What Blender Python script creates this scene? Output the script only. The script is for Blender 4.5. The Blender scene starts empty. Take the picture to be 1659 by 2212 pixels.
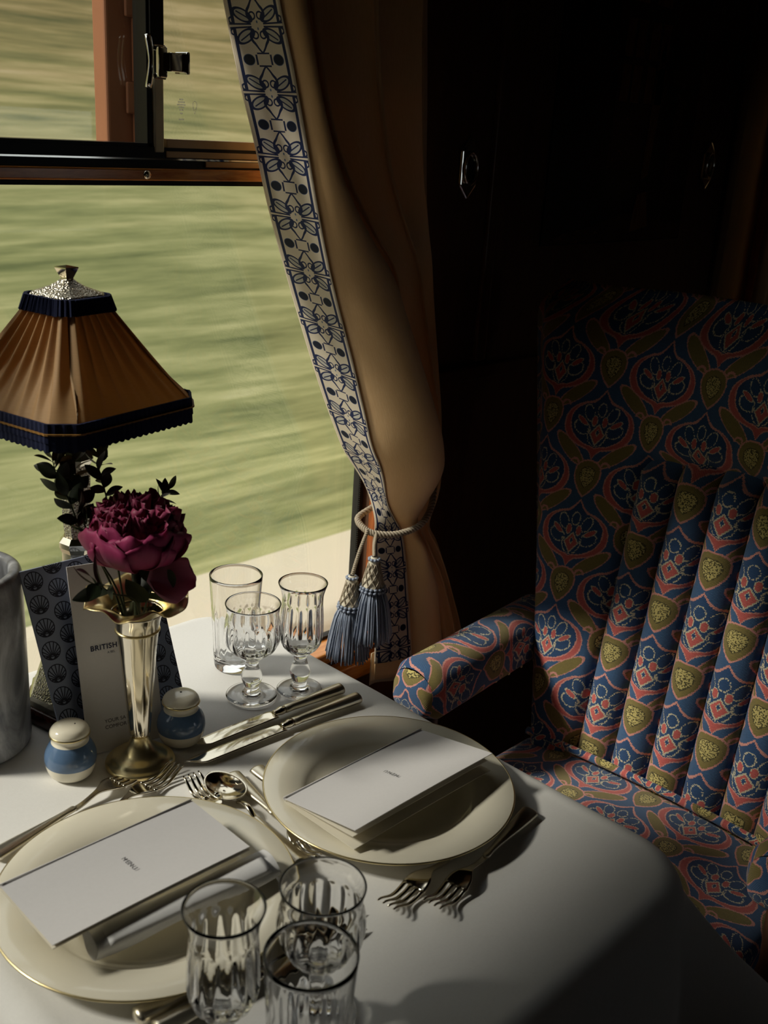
import bpy, bmesh, math, random
from math import sin, cos, pi, sqrt, atan2, radians
from mathutils import Vector, Matrix

random.seed(7)
SC = bpy.context.scene
COL = SC.collection
TZ = 0.74                      # height of the table top; every z below is measured from it

# ------------------------------------------------------------------ camera, sky, sun, exposure
cam_data = bpy.data.cameras.new('camera')
cam = bpy.data.objects.new('camera', cam_data)
COL.objects.link(cam)
Rm = Matrix(((0.69885, 0.20556, -0.68510), (-0.71274, 0.28056, -0.64288), (0.06006, 0.93757, 0.34258)))
cam.matrix_world = Matrix.Translation((0, 0, 0.67 + TZ)) @ Rm.to_4x4()
cam_data.sensor_fit = 'HORIZONTAL'
cam_data.sensor_width = 24.0
cam_data.lens = 24.0 * 2290.0 / 1659.0
cam_data.clip_start = 0.02
cam_data.clip_end = 200
cam_data.dof.use_dof = True
cam_data.dof.focus_distance = 1.36
cam_data.dof.aperture_fstop = 8.0
SC.camera = cam

SC.view_settings.view_transform = 'Standard'
SC.view_settings.look = 'None'
SC.view_settings.gamma = 1.0
SC.view_settings.use_curve_mapping = False
SC.view_settings.exposure = -0.14

SKY_STRENGTH = 1.6
SUN_STRENGTH = 4.5
world = bpy.data.worlds.new('overcast_sky')
SC.world = world
world.use_nodes = True
wn = world.node_tree
wbg = wn.nodes['Background']
wtc = wn.nodes.new('ShaderNodeTexCoord')
wsep = wn.nodes.new('ShaderNodeSeparateXYZ')
wr = wn.nodes.new('ShaderNodeValToRGB')
wn.links.new(wtc.outputs['Generated'], wsep.inputs[0])
wn.links.new(wsep.outputs['Z'], wr.inputs[0])
wn.links.new(wr.outputs[0], wbg.inputs[0])
wr.color_ramp.elements[0].position = 0.0
wr.color_ramp.elements[0].color = (0.64, 0.67, 0.69, 1)
wr.color_ramp.elements[1].position = 0.7
wr.color_ramp.elements[1].color = (0.97, 0.98, 0.97, 1)
wbg.inputs[1].default_value = SKY_STRENGTH

sun_data = bpy.data.lights.new('veiled_sun', 'SUN')
sun_data.energy = SUN_STRENGTH
sun_data.angle = radians(9)
sun_data.color = (1.0, 0.93, 0.82)
sun = bpy.data.objects.new('veiled_sun', sun_data)
COL.objects.link(sun)
sun.location = (-3, 8, 8)
sun.rotation_euler = Vector((0.79, -0.61, -0.785)).to_track_quat('-Z', 'Y').to_euler()

cy = SC.cycles
cy.max_bounces = 14
cy.diffuse_bounces = 5
cy.glossy_bounces = 6
cy.transmission_bounces = 14
cy.transparent_max_bounces = 24
cy.sample_clamp_indirect = 12.0
cy.use_denoising = True


# ------------------------------------------------------------------ node expressions
class NT:
    def __init__(s, name, rough=0.6, metallic=0.0, spec=0.5):
        s.mat = bpy.data.materials.new(name)
        s.mat.use_nodes = True
        s.t = s.mat.node_tree
        s.b = s.t.nodes['Principled BSDF']
        s.b.inputs['Roughness'].default_value = rough
        s.b.inputs['Metallic'].default_value = metallic
        s.b.inputs['Specular IOR Level'].default_value = spec

    def link(s, a, b):
        s.t.links.new(a, b)

    def node(s, typ, **kw):
        n = s.t.nodes.new(typ)
        for k, v in kw.items():
            setattr(n, k, v)
        return n

    def put(s, sock, v):
        if isinstance(v, X):
            s.link(v.o, sock)
        elif hasattr(v, 'is_output'):
            s.link(v, sock)
        else:
            sock.default_value = v

    def math(s, op, *a):
        n = s.node('ShaderNodeMath', operation=op)
        for i, v in enumerate(a):
            s.put(n.inputs[i], v)
        return X(s, n.outputs[0])

    def uv(s):
        n = s.node('ShaderNodeUVMap')
        n.uv_map = 'UVMap'
        p = s.node('ShaderNodeSeparateXYZ')
        s.link(n.outputs[0], p.inputs[0])
        return X(s, p.outputs[0]), X(s, p.outputs[1])

    def obj(s):
        return s.node('ShaderNodeTexCoord').outputs['Object']

    def comb(s, x, y, z=0.0):
        n = s.node('ShaderNodeCombineXYZ')
        for i, v in enumerate((x, y, z)):
            s.put(n.inputs[i], v)
        return n.outputs[0]

    def curve(s, t, pts):
        n = s.node('ShaderNodeFloatCurve')
        c = n.mapping.curves[0]
        c.points[0].location = pts[0]
        c.points[1].location = pts[-1]
        for p in pts[1:-1]:
            c.points.new(*p)
        n.mapping.update()
        s.put(n.inputs['Value'], t)
        return X(s, n.outputs[0])

    def mix(s, f, a, b):
        n = s.node('ShaderNodeMix', data_type='RGBA')
        s.put(n.inputs[0], f)
        s.put(n.inputs[6], a)
        s.put(n.inputs[7], b)
        return n.outputs[2]

    def noise(s, vec, scale, detail=3, rough=0.5, dist=0.0):
        n = s.node('ShaderNodeTexNoise')
        if vec is not None:
            s.put(n.inputs['Vector'], vec)
        n.inputs['Scale'].default_value = scale
        n.inputs['Detail'].default_value = detail
        n.inputs['Roughness'].default_value = rough
        n.inputs['Distortion'].default_value = dist
        return X(s, n.outputs[0])

    def mapping(s, vec, scale=(1, 1, 1), rot=(0, 0, 0)):
        n = s.node('ShaderNodeMapping')
        s.put(n.inputs['Vector'], vec)
        n.inputs['Scale'].default_value = scale
        n.inputs['Rotation'].default_value = rot
        return n.outputs[0]

    def ramp(s, f, stops):
        n = s.node('ShaderNodeValToRGB')
        s.put(n.inputs[0], f)
        e = n.color_ramp.elements
        e[0].position, e[0].color = stops[0][0], c4(stops[0][1])
        e[1].position, e[1].color = stops[-1][0], c4(stops[-1][1])
        for p, c in stops[1:-1]:
            k = e.new(p)
            k.color = c4(c)
        return n.outputs[0]

    def bump(s, h, strength=0.3, dist=0.001):
        n = s.node('ShaderNodeBump')
        n.inputs['Strength'].default_value = strength
        n.inputs['Distance'].default_value = dist
        s.put(n.inputs['Height'], h)
        s.link(n.outputs[0], s.b.inputs['Normal'])

    def color(s, c):
        s.put(s.b.inputs['Base Color'], c4(c) if isinstance(c, tuple) else c)


class X:
    def __init__(s, nt, o):
        s.n, s.o = nt, o

    def __add__(s, b): return s.n.math('ADD', s, b)
    __radd__ = __add__
    def __sub__(s, b): return s.n.math('SUBTRACT', s, b)
    def __rsub__(s, b): return s.n.math('SUBTRACT', b, s)
    def __mul__(s, b): return s.n.math('MULTIPLY', s, b)
    __rmul__ = __mul__
    def __truediv__(s, b): return s.n.math('DIVIDE', s, b)
    def __lt__(s, b): return s.n.math('LESS_THAN', s, b)
    def __gt__(s, b): return s.n.math('GREATER_THAN', s, b)
    def abs(s): return s.n.math('ABSOLUTE', s)
    def frac(s): return s.n.math('FRACT', s)
    def floor(s): return s.n.math('FLOOR', s)
    def sqrt(s): return s.n.math('SQRT', s)
    def max(s, b): return s.n.math('MAXIMUM', s, b)
    def min(s, b): return s.n.math('MINIMUM', s, b)
    def atan2(s, b): return s.n.math('ARCTAN2', s, b)
    def sin(s): return s.n.math('SINE', s)


def c4(c):
    return (c[0], c[1], c[2], 1.0)


def srgb(r, g, b):
    f = lambda v: (v / 255 / 12.92) if v / 255 <= 0.04045 else ((v / 255 + 0.055) / 1.055) ** 2.4
    return (f(r), f(g), f(b))


def dist2(x, y, cx, cy, ax=1.0, ay=1.0):
    dx = (x - cx) * (1 / ax)
    dy = (y - cy) * (1 / ay)
    return (dx * dx + dy * dy).sqrt()


def simple(name, col, rough=0.6, metallic=0.0, spec=0.5, noise=None):
    m = NT(name, rough, metallic, spec)
    if noise:
        sc, amt = noise
        f = m.noise(m.obj(), sc, 4)
        m.color(m.mix(f, c4(tuple(v * (1 - amt) for v in col)), c4(tuple(min(1, v * (1 + amt)) for v in col))))
    else:
        m.color(col)
    return m.mat


def glass_mat(name, tint=(1, 1, 1), ior=1.5):
    m = bpy.data.materials.new(name)
    m.use_nodes = True
    t = m.node_tree
    t.nodes.remove(t.nodes['Principled BSDF'])
    g = t.nodes.new('ShaderNodeBsdfGlass')
    g.inputs['Color'].default_value = c4(tint)
    g.inputs['IOR'].default_value = ior
    g.inputs['Roughness'].default_value = 0.0
    t.links.new(g.outputs[0], t.nodes['Material Output'].inputs[0])
    return m


def pane_mat():
    m = bpy.data.materials.new('window_glass')
    m.use_nodes = True
    t = m.node_tree
    t.nodes.remove(t.nodes['Principled BSDF'])
    tr = t.nodes.new('ShaderNodeBsdfTransparent')
    tr.inputs[0].default_value = (0.95, 0.96, 0.94, 1)
    gl = t.nodes.new('ShaderNodeBsdfGlossy')
    gl.inputs['Roughness'].default_value = 0.0
    fr = t.nodes.new('ShaderNodeFresnel')
    # both faces of the sheet meet air: use the same index from either side
    ge = t.nodes.new('ShaderNodeNewGeometry')
    ma = t.nodes.new('ShaderNodeMath')
    ma.operation = 'MULTIPLY_ADD'
    ma.inputs[1].default_value = 1 / 1.5 - 1.5
    ma.inputs[2].default_value = 1.5
    t.links.new(ge.outputs['Backfacing'], ma.inputs[0])
    t.links.new(ma.outputs[0], fr.inputs[0])
    mx = t.nodes.new('ShaderNodeMixShader')
    t.links.new(fr.outputs[0], mx.inputs[0])
    t.links.new(tr.outputs[0], mx.inputs[1])
    t.links.new(gl.outputs[0], mx.inputs[2])
    t.links.new(mx.outputs[0], t.nodes['Material Output'].inputs[0])
    return m


def wood(name, dark, light, scale=(1, 1, 1), rough=0.25, spec=0.5, coat=0.0):
    m = NT(name, rough, 0, spec)
    v = m.mapping(m.obj(), scale)
    f = m.noise(v, 14, 5, 0.6, 0.6)
    m.color(m.ramp(f, [(0.3, dark), (0.7, light)]))
    m.b.inputs['Coat Weight'].default_value = coat
    m.b.inputs['Coat Roughness'].default_value = 0.12
    return m.mat


# ---- chair moquette: half-drop medallions with iris, seed pods and olive wings, snapped to the weave
def moquette():
    m = NT('floral_moquette', 0.9, 0, 0.15)
    u, v = m.uv()
    g = 0.00135
    us = (u * (1 / g)).floor() * g
    vs = (v * (1 / g)).floor() * g
    W_, H_ = 0.167, 0.174
    navy = c4(srgb(66, 98, 138))
    inner = c4(srgb(50, 80, 122))
    red = c4(srgb(206, 104, 98))
    pink = c4(srgb(226, 158, 146))
    olive = c4(srgb(138, 124, 72))
    olive2 = c4(srgb(90, 84, 52))
    seed = c4(srgb(206, 190, 120))
    cream = c4(srgb(214, 204, 176))
    wob = m.noise(m.comb(us, vs), 900, 1)
    j = (wob - 0.5) * 0.02
    cells = []
    for ox, oy in ((0.0, 0.0), (0.5, 0.5)):
        x = ((us * (1 / W_) + ox).frac() - 0.5).abs()
        y = ((vs * (1 / W_) * (W_ / H_) + oy).frac() - 0.5) * (H_ / W_)
        cells.append((x, y))
    col = navy
    # olive wings with pink outline
    for x, y in cells:
        d = dist2(x * 0.766 + y * 0.643, y * 0.766 - x * 0.643, 0.115, -0.212, 0.215, 0.066) + j
        col = m.mix(d < 1.0, col, pink)
        col = m.mix(d < 0.88, col, olive)
    seeds = m.noise(m.comb(us, vs), 520, 1)
    for x, y in cells:
        # seed pod
        yy = y + 0.315
        r = (x * x + yy * yy).sqrt()
        t = x.atan2(yy) * (1 / pi)
        rp = m.curve(t, [(0, .135), (.2, .135), (.45, .112), (.7, .112), (.88, .14), (1, .185)])
        q = r / rp + j
        col = m.mix(q < 1.14, col, pink)
        col = m.mix(q < 1.02, col, olive)
        col = m.mix(q < 0.66, col, olive2)
        col = m.mix((q < 0.60) * (seeds > 0.47), col, seed)
        # tendril curls at the pod's shoulders
        d2 = (dist2(x, y, 0.145, -0.205) - 0.036).abs()
        col = m.mix((d2 < 0.010) * (y > -0.21), col, pink)
    dash = m.noise(m.comb(us, vs), 700, 0)
    for x, y in cells:
        # medallion
        yy = y - 0.17
        r = (x * x + yy * yy).sqrt()
        t = x.atan2(yy) * (1 / pi)
        ro = m.curve(t, [(0, .33), (.10, .242), (.25, .262), (.40, .312), (.52, .328), (.62, .318), (.74, .280), (.86, .250), (.94, .255), (1, .325)])
        ri = m.curve(t, [(0, .318), (.10, .232), (.25, .250), (.40, .278), (.52, .272), (.62, .258), (.74, .235), (.86, .220), (.94, .212), (1, .225)])
        rj = r + j * 0.4
        col = m.mix(rj < ro + 0.006, col, pink)
        col = m.mix(rj < ro - 0.007, col, red)
        col = m.mix(rj < ri + 0.004, col, pink)
        col = m.mix(rj < ri - 0.007, col, inner)
        # cream petal outlines, stitched
        y = (y - 0.165) * 1.2 + 0.10
        x = x * 1.16
        w = 0.0085
        l1 = (dist2(x, y, 0.0, 0.275, 0.6, 1.0) - 0.075).abs()
        l2 = (dist2(x * 0.90 - y * 0.35 + 0.09, x * 0.35 + y * 0.90, 0.125, 0.25, 0.55, 1.0) - 0.09).abs()
        l3 = (dist2(x * 0.75 + y * 0.5, y * 0.75 - x * 0.5, 0.16, -0.045, 1.0, 0.75) - 0.085).abs()
        l4 = (dist2(x, y, 0.0, 0.03, 0.62, 1.0) - 0.17).abs()
        l4 = l4.max((y - 0.04))
        l = l1.min(l2).min(l3).min(l4)
        col = m.mix((l < w) * (rj < ri - 0.016) * (dash > 0.40), col, cream)
        # iris
        e1 = dist2(x, y, 0.055, 0.145, 0.027, 0.055)
        e2 = dist2(x * 0.80 + y * 0.60, y * 0.80 - x * 0.60, 0.225, -0.005, 0.070, 0.026)
        e3 = x * 1.35 + (y + 0.005).abs() * 0.90
        e = e1.min(e2).min(e3 * (1 / 0.100)) + j * 2
        col = m.mix(e < 1.16, col, cream)
        col = m.mix(e < 0.95, col, red)
        col = m.mix(x * 2.2 + (y - 0.02).abs() < 0.050, col, cream)
        col = m.mix(x * 2.2 + (y - 0.02).abs() < 0.036, col, inner)
    # pod seeds and thread variation
    nn = m.noise(m.comb(us, vs), 1300, 0)
    col = m.mix((nn * 0.34), col, c4(srgb(22, 30, 48)))
    m.color(col)
    wv = (us * 0 + u * (pi / g)).sin() * (v * (pi / g)).sin()
    m.bump(wv, 0.35, 0.0006)
    m.b.inputs['Sheen Weight'].default_value = 0.25
    m.b.inputs['Sheen Roughness'].default_value = 0.5
    return m.mat


# ---- embroidered border: u 0..1 across, v in repeats along the length
def border_mat():
    m = NT('embroidered_border', 0.65, 0, 0.25)
    u, v = m.uv()
    x = (u - 0.5).abs()
    y = (v.frac() - 0.5).abs() * 1.12          # 0 at flower centre, .56 at the cartouche
    ivory = c4(srgb(226, 216, 200))
    navy = c4(srgb(30, 44, 88))
    blue = c4(srgb(96, 112, 150))
    dot = c4(srgb(14, 26, 52))
    pale = c4(srgb(196, 194, 188))
    col = ivory
    # petal fill and outlines
    p1 = dist2(x * 0.83 + y * 0.56, y * 0.83 - x * 0.56, 0.290, 0.015, 0.165, 0.088)
    col = m.mix(p1 < 1.0, col, pale)
    l = (p1 - 1.0).abs() * 0.09
    # ogee arcs around the flower
    r = dist2(x, y, 0.0, 0.15)
    t = x.atan2(y - 0.15) * (1 / pi)
    rg = m.curve(t, [(0, .30), (.07, .235), (.16, .185), (.3, .165), (.45, .150), (.62, .13), (.8, .11), (1, .10)])
    arc = (r - rg).abs().max((t - 0.66))
    col = m.mix(arc < 0.022, col, navy)
    l = l.min((dist2(x, y, 0.068, 0.155, 0.85, 1.0) - 0.058).abs())
    # inner vein
    l = l.min(((y * 0.83 - x * 0.56) - 0.02).abs().max((p1 - 0.6) * 0.1) + 0.003)
    # horizontal stalk
    l = l.min((y - 0.02 - x * 0.03).abs().max(0.12 - x).max(x - 0.455))
    # cartouche
    cbox = ((x - 0.075).max(0.0) * (x - 0.075).max(0.0) + (y - 0.535).abs() * (y - 0.535).abs()).sqrt()
    bx = (x * (1 / 0.125)).max((y - 0.56).abs() * (1 / 0.105))
    bx2 = dist2(x, y, 0.125, 0.455)
    cart = ((bx - 1.0).abs() * 0.11).max(0.035 - bx2)
    l = l.min(cart)
    # scallops on the outside of the rails
    sc = (dist2(x, y, 0.415, 0.095) - 0.05).abs().max(0.41 - x)
    l = l.min(sc)
    col = m.mix(l < 0.0145, col, navy)
    # rails
    rail = (x - 0.40).abs().max(0.055 - y)
    col = m.mix(rail < 0.027, col, navy)
    # selvedge stitch
    col = m.mix(((x - 0.475).abs() < 0.006), col, c4(srgb(200, 186, 164)))
    # dots
    dd = dist2(x, y, 0.255, 0.56)
    col = m.mix(dd < 0.098, col, blue)
    col = m.mix(dd < 0.088, col, dot)
    eye = dist2(x, y, 0.0, 0.055, 0.6, 1.0)
    col = m.mix(eye < 0.024, col, blue)
    m.color(col)
    n = m.noise(m.comb(u, v), 260, 2)
    m.bump(n, 0.15, 0.0005)
    add_translucency(m, 0.22)
    return m.mat


def add_translucency(m, f):
    tl = m.node('ShaderNodeBsdfTranslucent')
    src = m.b.inputs['Base Color']
    if src.is_linked:
        m.link(src.links[0].from_socket, tl.inputs[0])
    else:
        tl.inputs[0].default_value = src.default_value
    mx = m.node('ShaderNodeMixShader')
    mx.inputs[0].default_value = f
    out = m.t.nodes['Material Output']
    m.link(m.b.outputs[0], mx.inputs[1])
    m.link(tl.outputs[0], mx.inputs[2])
    m.link(mx.outputs[0], out.inputs[0])


def silk(name, a, b, rough=0.42, sheen=0.3, trans=0.06):
    m = NT(name, rough, 0, 0.4)
    u, v = m.uv()
    f = m.noise(m.comb(u * 60, v * 900), 1.0, 3, 0.6)
    m.color(m.mix(f, c4(a), c4(b)))
    m.b.inputs['Sheen Weight'].default_value = sheen
    m.bump(f, 0.25, 0.0006)
    add_translucency(m, trans)
    return m.mat


def linen(name, a, b):
    m = NT(name, 0.75, 0, 0.25)
    o = m.obj()
    f = m.noise(m.mapping(o, (900, 250, 250)), 1.0, 2)
    h = m.noise(m.mapping(o, (250, 900, 250)), 1.0, 2)
    k = (f + h) * 0.5
    m.color(m.mix(k, c4(a), c4(b)))
    m.bump(k, 0.2, 0.0004)
    return m


# ---- shell paper of the booklet: rows of fan shells
def shell_mat():
    m = NT('shell_print', 0.55, 0, 0.4)
    u, v = m.uv()
    P_ = 0.0245
    base = c4(srgb(138, 148, 172))
    ink = c4(srgb(24, 26, 44))
    row = u * (1 / P_)
    odd = (row * 0.5).frac() > 0.5
    x = row.frac() - 0.5
    y = (v * (1 / 0.0265) + odd * 0.5).frac() - 0.5
    yy = y * (0.0265 / P_)
    r = (x * x + yy * yy).sqrt()
    line = (r - 0.415).abs()
    # ribs radiate from the hinge near the bottom
    yb = yy + 0.30
    th = x.atan2(yb)
    ribs = ((th * (11 / pi) + 0.5).frac() - 0.5).abs() * (x * x + yb * yb).sqrt() * 0.286
    ribs = ribs.max(r - 0.415).max(0.10 - (x * x + yb * yb).sqrt())
    foot = ((yy + 0.27 + x * x * -0.5).abs()).max(r - 0.40).max(x.abs() - 0.27)
    d = line.min(ribs).min(foot)
    m.color(m.mix(d < 0.024, base, ink))
    return m.mat


def hammered(name):
    m = NT(name, 0.28, 1.0)
    m.color(srgb(206, 200, 186))
    vn = m.node('ShaderNodeTexVoronoi')
    vn.inputs['Scale'].default_value = 420
    m.link(m.obj(), vn.inputs['Vector'])
    m.bump(X(m, vn.outputs['Distance']), 0.8, 0.002)
    return m.mat


def marble_mat():
    m = NT('grey_marble', 0.3, 0, 0.5)
    f = m.noise(m.mapping(m.obj(), (1, 1, 0.45)), 16, 6, 0.6, 1.2)
    m.color(m.ramp(f, [(0.3, srgb(66, 66, 68)), (0.5, srgb(126, 128, 132)), (0.66, srgb(190, 192, 196))]))
    return m.mat


M = {}
M['moquette'] = moquette()
M['border'] = border_mat()
M['silk'] = silk('ochre_silk', srgb(224, 178, 122), srgb(242, 204, 152))
M['lining'] = silk('cream_lining', srgb(196, 176, 142), srgb(214, 196, 164))
M['shade'] = silk('shade_silk', srgb(200, 164, 116), srgb(218, 184, 138), 0.6, 0.2, 0.6)
_l = linen('white_damask', srgb(224, 223, 221), srgb(238, 237, 235))
M['cloth'] = _l.mat
_l = linen('napkin_linen', srgb(222, 222, 224), srgb(236, 236, 238))
M['napkin'] = _l.mat
M['card'] = simple('card_stock', srgb(226, 224, 226), 0.7, 0, 0.3, (300, 0.03))
M['paper'] = simple('cream_page', srgb(228, 222, 206), 0.7, 0, 0.3, (200, 0.03))
M['ink'] = simple('dark_ink', srgb(34, 36, 48), 0.6)
M['inkblue'] = simple('navy_ink', srgb(26, 34, 70), 0.5)
M['shell'] = shell_mat()
M['porcelain'] = simple('cream_porcelain', srgb(232, 226, 208), 0.12, 0, 0.6, (4, 0.02))
M['gold'] = simple('gilt', srgb(238, 220, 168), 0.28, 1.0, 0.5, (60, 0.1))
M['silver'] = simple('silver_plate', srgb(224, 216, 198), 0.1, 1.0, 0.5, (40, 0.05))
M['cutlery'] = simple('worn_silver', srgb(228, 220, 200), 0.32, 1.0, 0.5, (120, 0.12))
M['chrome'] = simple('chrome', srgb(220, 220, 216), 0.08, 1.0)
M['dullmetal'] = simple('dull_nickel', srgb(196, 188, 164), 0.5, 0.3, 0.5, (30, 0.2))
M['tansheen'] = simple('tan_rail_sheen', srgb(190, 160, 118), 0.25, 0, 0.5, (30, 0.12))  # reflection in the black rail, put in as a tan colour
M['hammered'] = hammered('hammered_silver')
M['marble'] = marble_mat()
M['blue_glaze'] = simple('blue_glaze', srgb(92, 118, 152), 0.12, 0, 0.6, (30, 0.12))
M['hole'] = simple('dark_hole', srgb(16, 14, 12), 0.8)
M['glass'] = glass_mat('crystal')
M['pane'] = pane_mat()
M['varnish'] = wood('varnished_oak', srgb(184, 104, 38), srgb(232, 160, 76), (1.2, 9, 9), 0.2, 0.5, 0.4)
M['teak'] = wood('red_teak', srgb(120, 58, 24), srgb(176, 96, 44), (9, 9, 1.2), 0.3)
M['mahogany'] = wood('dark_mahogany', srgb(70, 48, 36), srgb(92, 62, 46), (6, 6, 0.9), 0.3, 0.4)
M['plinth'] = wood('rosewood', srgb(44, 18, 12), srgb(74, 32, 22), (6, 6, 2), 0.25)
M['chairwood'] = wood('walnut', srgb(40, 22, 12), srgb(72, 42, 24), (6, 6, 1), 0.35)
M['black'] = simple('black_lacquer', srgb(18, 17, 16), 0.3, 0, 0.2)
M['rubber'] = simple('black_rubber', srgb(24, 23, 22), 0.6)
M['brownframe'] = simple('brown_painted_frame', srgb(150, 100, 72), 0.4, 0, 0.4, (8, 0.12))
M['navybraid'] = simple('navy_braid', srgb(26, 32, 62), 0.85, 0, 0.2, (400, 0.45))
M['goldthread'] = simple('gold_thread', srgb(150, 108, 52), 0.6, 0, 0.3)
M['cord'] = simple('cream_grey_cord', srgb(168, 156, 138), 0.6, 0, 0.3, (300, 0.2))
M['tassel'] = simple('blue_grey_thread', srgb(140, 150, 170), 0.55, 0, 0.35, (500, 0.3))
M['tassel2'] = simple('cream_thread', srgb(206, 198, 180), 0.6, 0, 0.3)
M['leaf'] = simple('dark_leaf', srgb(34, 44, 26), 0.5, 0, 0.4, (60, 0.3))
M['stem'] = simple('dark_stem', srgb(46, 52, 28), 0.6)
M['carpet'] = simple('dark_carpet', srgb(40, 30, 26), 0.95, 0, 0.1, (40, 0.3))
M['ceiling'] = simple('dim_ceiling', srgb(70, 62, 50), 0.8, 0, 0.2)


def petal_mat(name, a, b):
    m = NT(name, 0.5, 0, 0.35)
    u, v = m.uv()
    f = m.noise(m.comb(u * 30, v * 4), 1.0, 2)
    c = m.mix(f, c4(a), c4(b))
    m.color(m.mix(m.math('POWER', v, 2.5) * 0.35, c, c4(srgb(206, 96, 150))))
    m.b.inputs['Sheen Weight'].default_value = 0.15
    add_translucency(m, 0.35)
    return m.mat


M['petal'] = petal_mat('magenta_petal', srgb(164, 34, 92), srgb(186, 52, 112))
M['petal_in'] = petal_mat('crimson_petal', srgb(110, 16, 40), srgb(140, 26, 58))
M['petal_pale'] = petal_mat('pale_pink_petal', srgb(212, 146, 178), srgb(226, 172, 196))


# ------------------------------------------------------------------ mesh helpers
class MB:
    def __init__(s):
        s.v, s.f, s.uv = [], [], []

    def add(s, verts, faces, uvs=None):
        o = len(s.v)
        s.v += [tuple(p) for p in verts]
        for f in faces:
            s.f.append(tuple(i + o for i in f))
        s.uv += (uvs if uvs else [(0, 0)] * len(verts))
        return s

    def xf(s, mat):
        s.v = [tuple(mat @ Vector(p)) for p in s.v]
        return s

    def build(s, name, mat, parent=None, smooth=True, sub=0, solid=0.0, bevel=0.0, auto=None):
        me = bpy.data.meshes.new(name)
        me.from_pydata(s.v, [], s.f)
        ul = me.uv_layers.new(name='UVMap')
        for lp in me.loops:
            ul.data[lp.index].uv = s.uv[lp.vertex_index]
        bm = bmesh.new()
        bm.from_mesh(me)
        bmesh.ops.recalc_face_normals(bm, faces=bm.faces[:])
        bm.to_mesh(me)
        bm.free()
        if smooth:
            for p in me.polygons:
                p.use_smooth = True
        if auto is not None:
            me.set_sharp_from_angle(angle=radians(auto))
        me.materials.append(mat)
        o = bpy.data.objects.new(name, me)
        COL.objects.link(o)
        if parent is not None:
            o.parent = parent
        if solid:
            md = o.modifiers.new('thick', 'SOLIDIFY')
            md.thickness = solid
            md.offset = -1
        if bevel:
            md = o.modifiers.new('bevel', 'BEVEL')
            md.width = bevel
            md.segments = 3
            md.limit_method = 'ANGLE'
        if sub:
            md = o.modifiers.new('sub', 'SUBSURF')
            md.levels = sub
            md.render_levels = sub
        return o


def grid(nu, nv, fn, uvfn=None, wrap_u=False):
    vs, fs, uvs = [], [], []
    cu = nu if wrap_u else nu + 1
    for j in range(nv + 1):
        for i in range(cu):
            a, b = i / nu, j / nv
            vs.append(fn(a, b))
            uvs.append(uvfn(a, b) if uvfn else (a, b))
    for j in range(nv):
        for i in range(nu):
            i2 = (i + 1) % cu
            fs.append((j * cu + i, j * cu + i2, (j + 1) * cu + i2, (j + 1) * cu + i))
    return vs, fs, uvs


def lathe(prof, n=48, mod=None, closed=False):
    """prof: list of (r, z). mod(theta, k, r, z) -> (r, z)"""
    vs, fs = [], []
    rows = []
    for k, (r, z) in enumerate(prof):
        if r <= 1e-6:
            rows.append([len(vs)])
            vs.append((0, 0, z))
        else:
            row = []
            for i in range(n):
                t = 2 * pi * i / n
                rr, zz = mod(t, k, r, z) if mod else (r, z)
                row.append(len(vs))
                vs.append((rr * cos(t), rr * sin(t), zz))
            rows.append(row)
    pairs = [(k, k + 1) for k in range(len(rows) - 1)]
    if closed:
        pairs.append((len(rows) - 1, 0))
    for a, b in pairs:
        A, B = rows[a], rows[b]
        if len(A) == 1 and len(B) == 1:
            continue
        for i in range(n):
            i2 = (i + 1) % n
            if len(A) == 1:
                fs.append((A[0], B[i2], B[i]))
            elif len(B) == 1:
                fs.append((A[i], A[i2], B[0]))
            else:
                fs.append((A[i], A[i2], B[i2], B[i]))
    return vs, fs


def tube(pts, rad, n=8, flat=1.0, caps=True):
    pts = [Vector(p) for p in pts]
    vs, fs = [], []
    up = Vector((0, 0, 1))
    prev = None
    m = len(pts)
    for k, p in enumerate(pts):
        t = (pts[min(k + 1, m - 1)] - pts[max(k - 1, 0)]).normalized()
        if prev is None:
            a = t.cross(up)
            if a.length < 1e-4:
                a = t.cross(Vector((1, 0, 0)))
            a.normalize()
        else:
            a = (prev - t * prev.dot(t)).normalized()
        prev = a
        b = t.cross(a)
        r = rad[k] if isinstance(rad, (list, tuple)) else rad
        for i in range(n):
            w = 2 * pi * i / n
            vs.append(p + a * (r * cos(w)) + b * (r * flat * sin(w)))
    for k in range(m - 1):
        for i in range(n):
            i2 = (i + 1) % n
            fs.append((k * n + i, k * n + i2, (k + 1) * n + i2, (k + 1) * n + i))
    if caps:
        fs.append(tuple(range(n))[::-1])
        fs.append(tuple((m - 1) * n + i for i in range(n)))
    return vs, fs


def box(c, s):
    x, y, z = c
    a, b, d = s[0] / 2, s[1] / 2, s[2] / 2
    vs = [(x + i * a, y + j * b, z + k * d) for k in (-1, 1) for j in (-1, 1) for i in (-1, 1)]
    fs = [(0, 2, 3, 1), (4, 5, 7, 6), (0, 1, 5, 4), (2, 6, 7, 3), (0, 4, 6, 2), (1, 3, 7, 5)]
    return vs, fs


def span(x0, x1, y0, y1, z0, z1):
    return box(((x0 + x1) / 2, (y0 + y1) / 2, (z0 + z1) / 2), (abs(x1 - x0), abs(y1 - y0), abs(z1 - z0)))


def prism(poly, z0, z1):
    n = len(poly)
    vs = [(x, y, z0) for x, y in poly] + [(x, y, z1) for x, y in poly]
    fs = [tuple(range(n))[::-1], tuple(range(n, 2 * n))]
    for i in range(n):
        j = (i + 1) % n
        fs.append((i, j, n + j, n + i))
    return vs, fs


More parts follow.
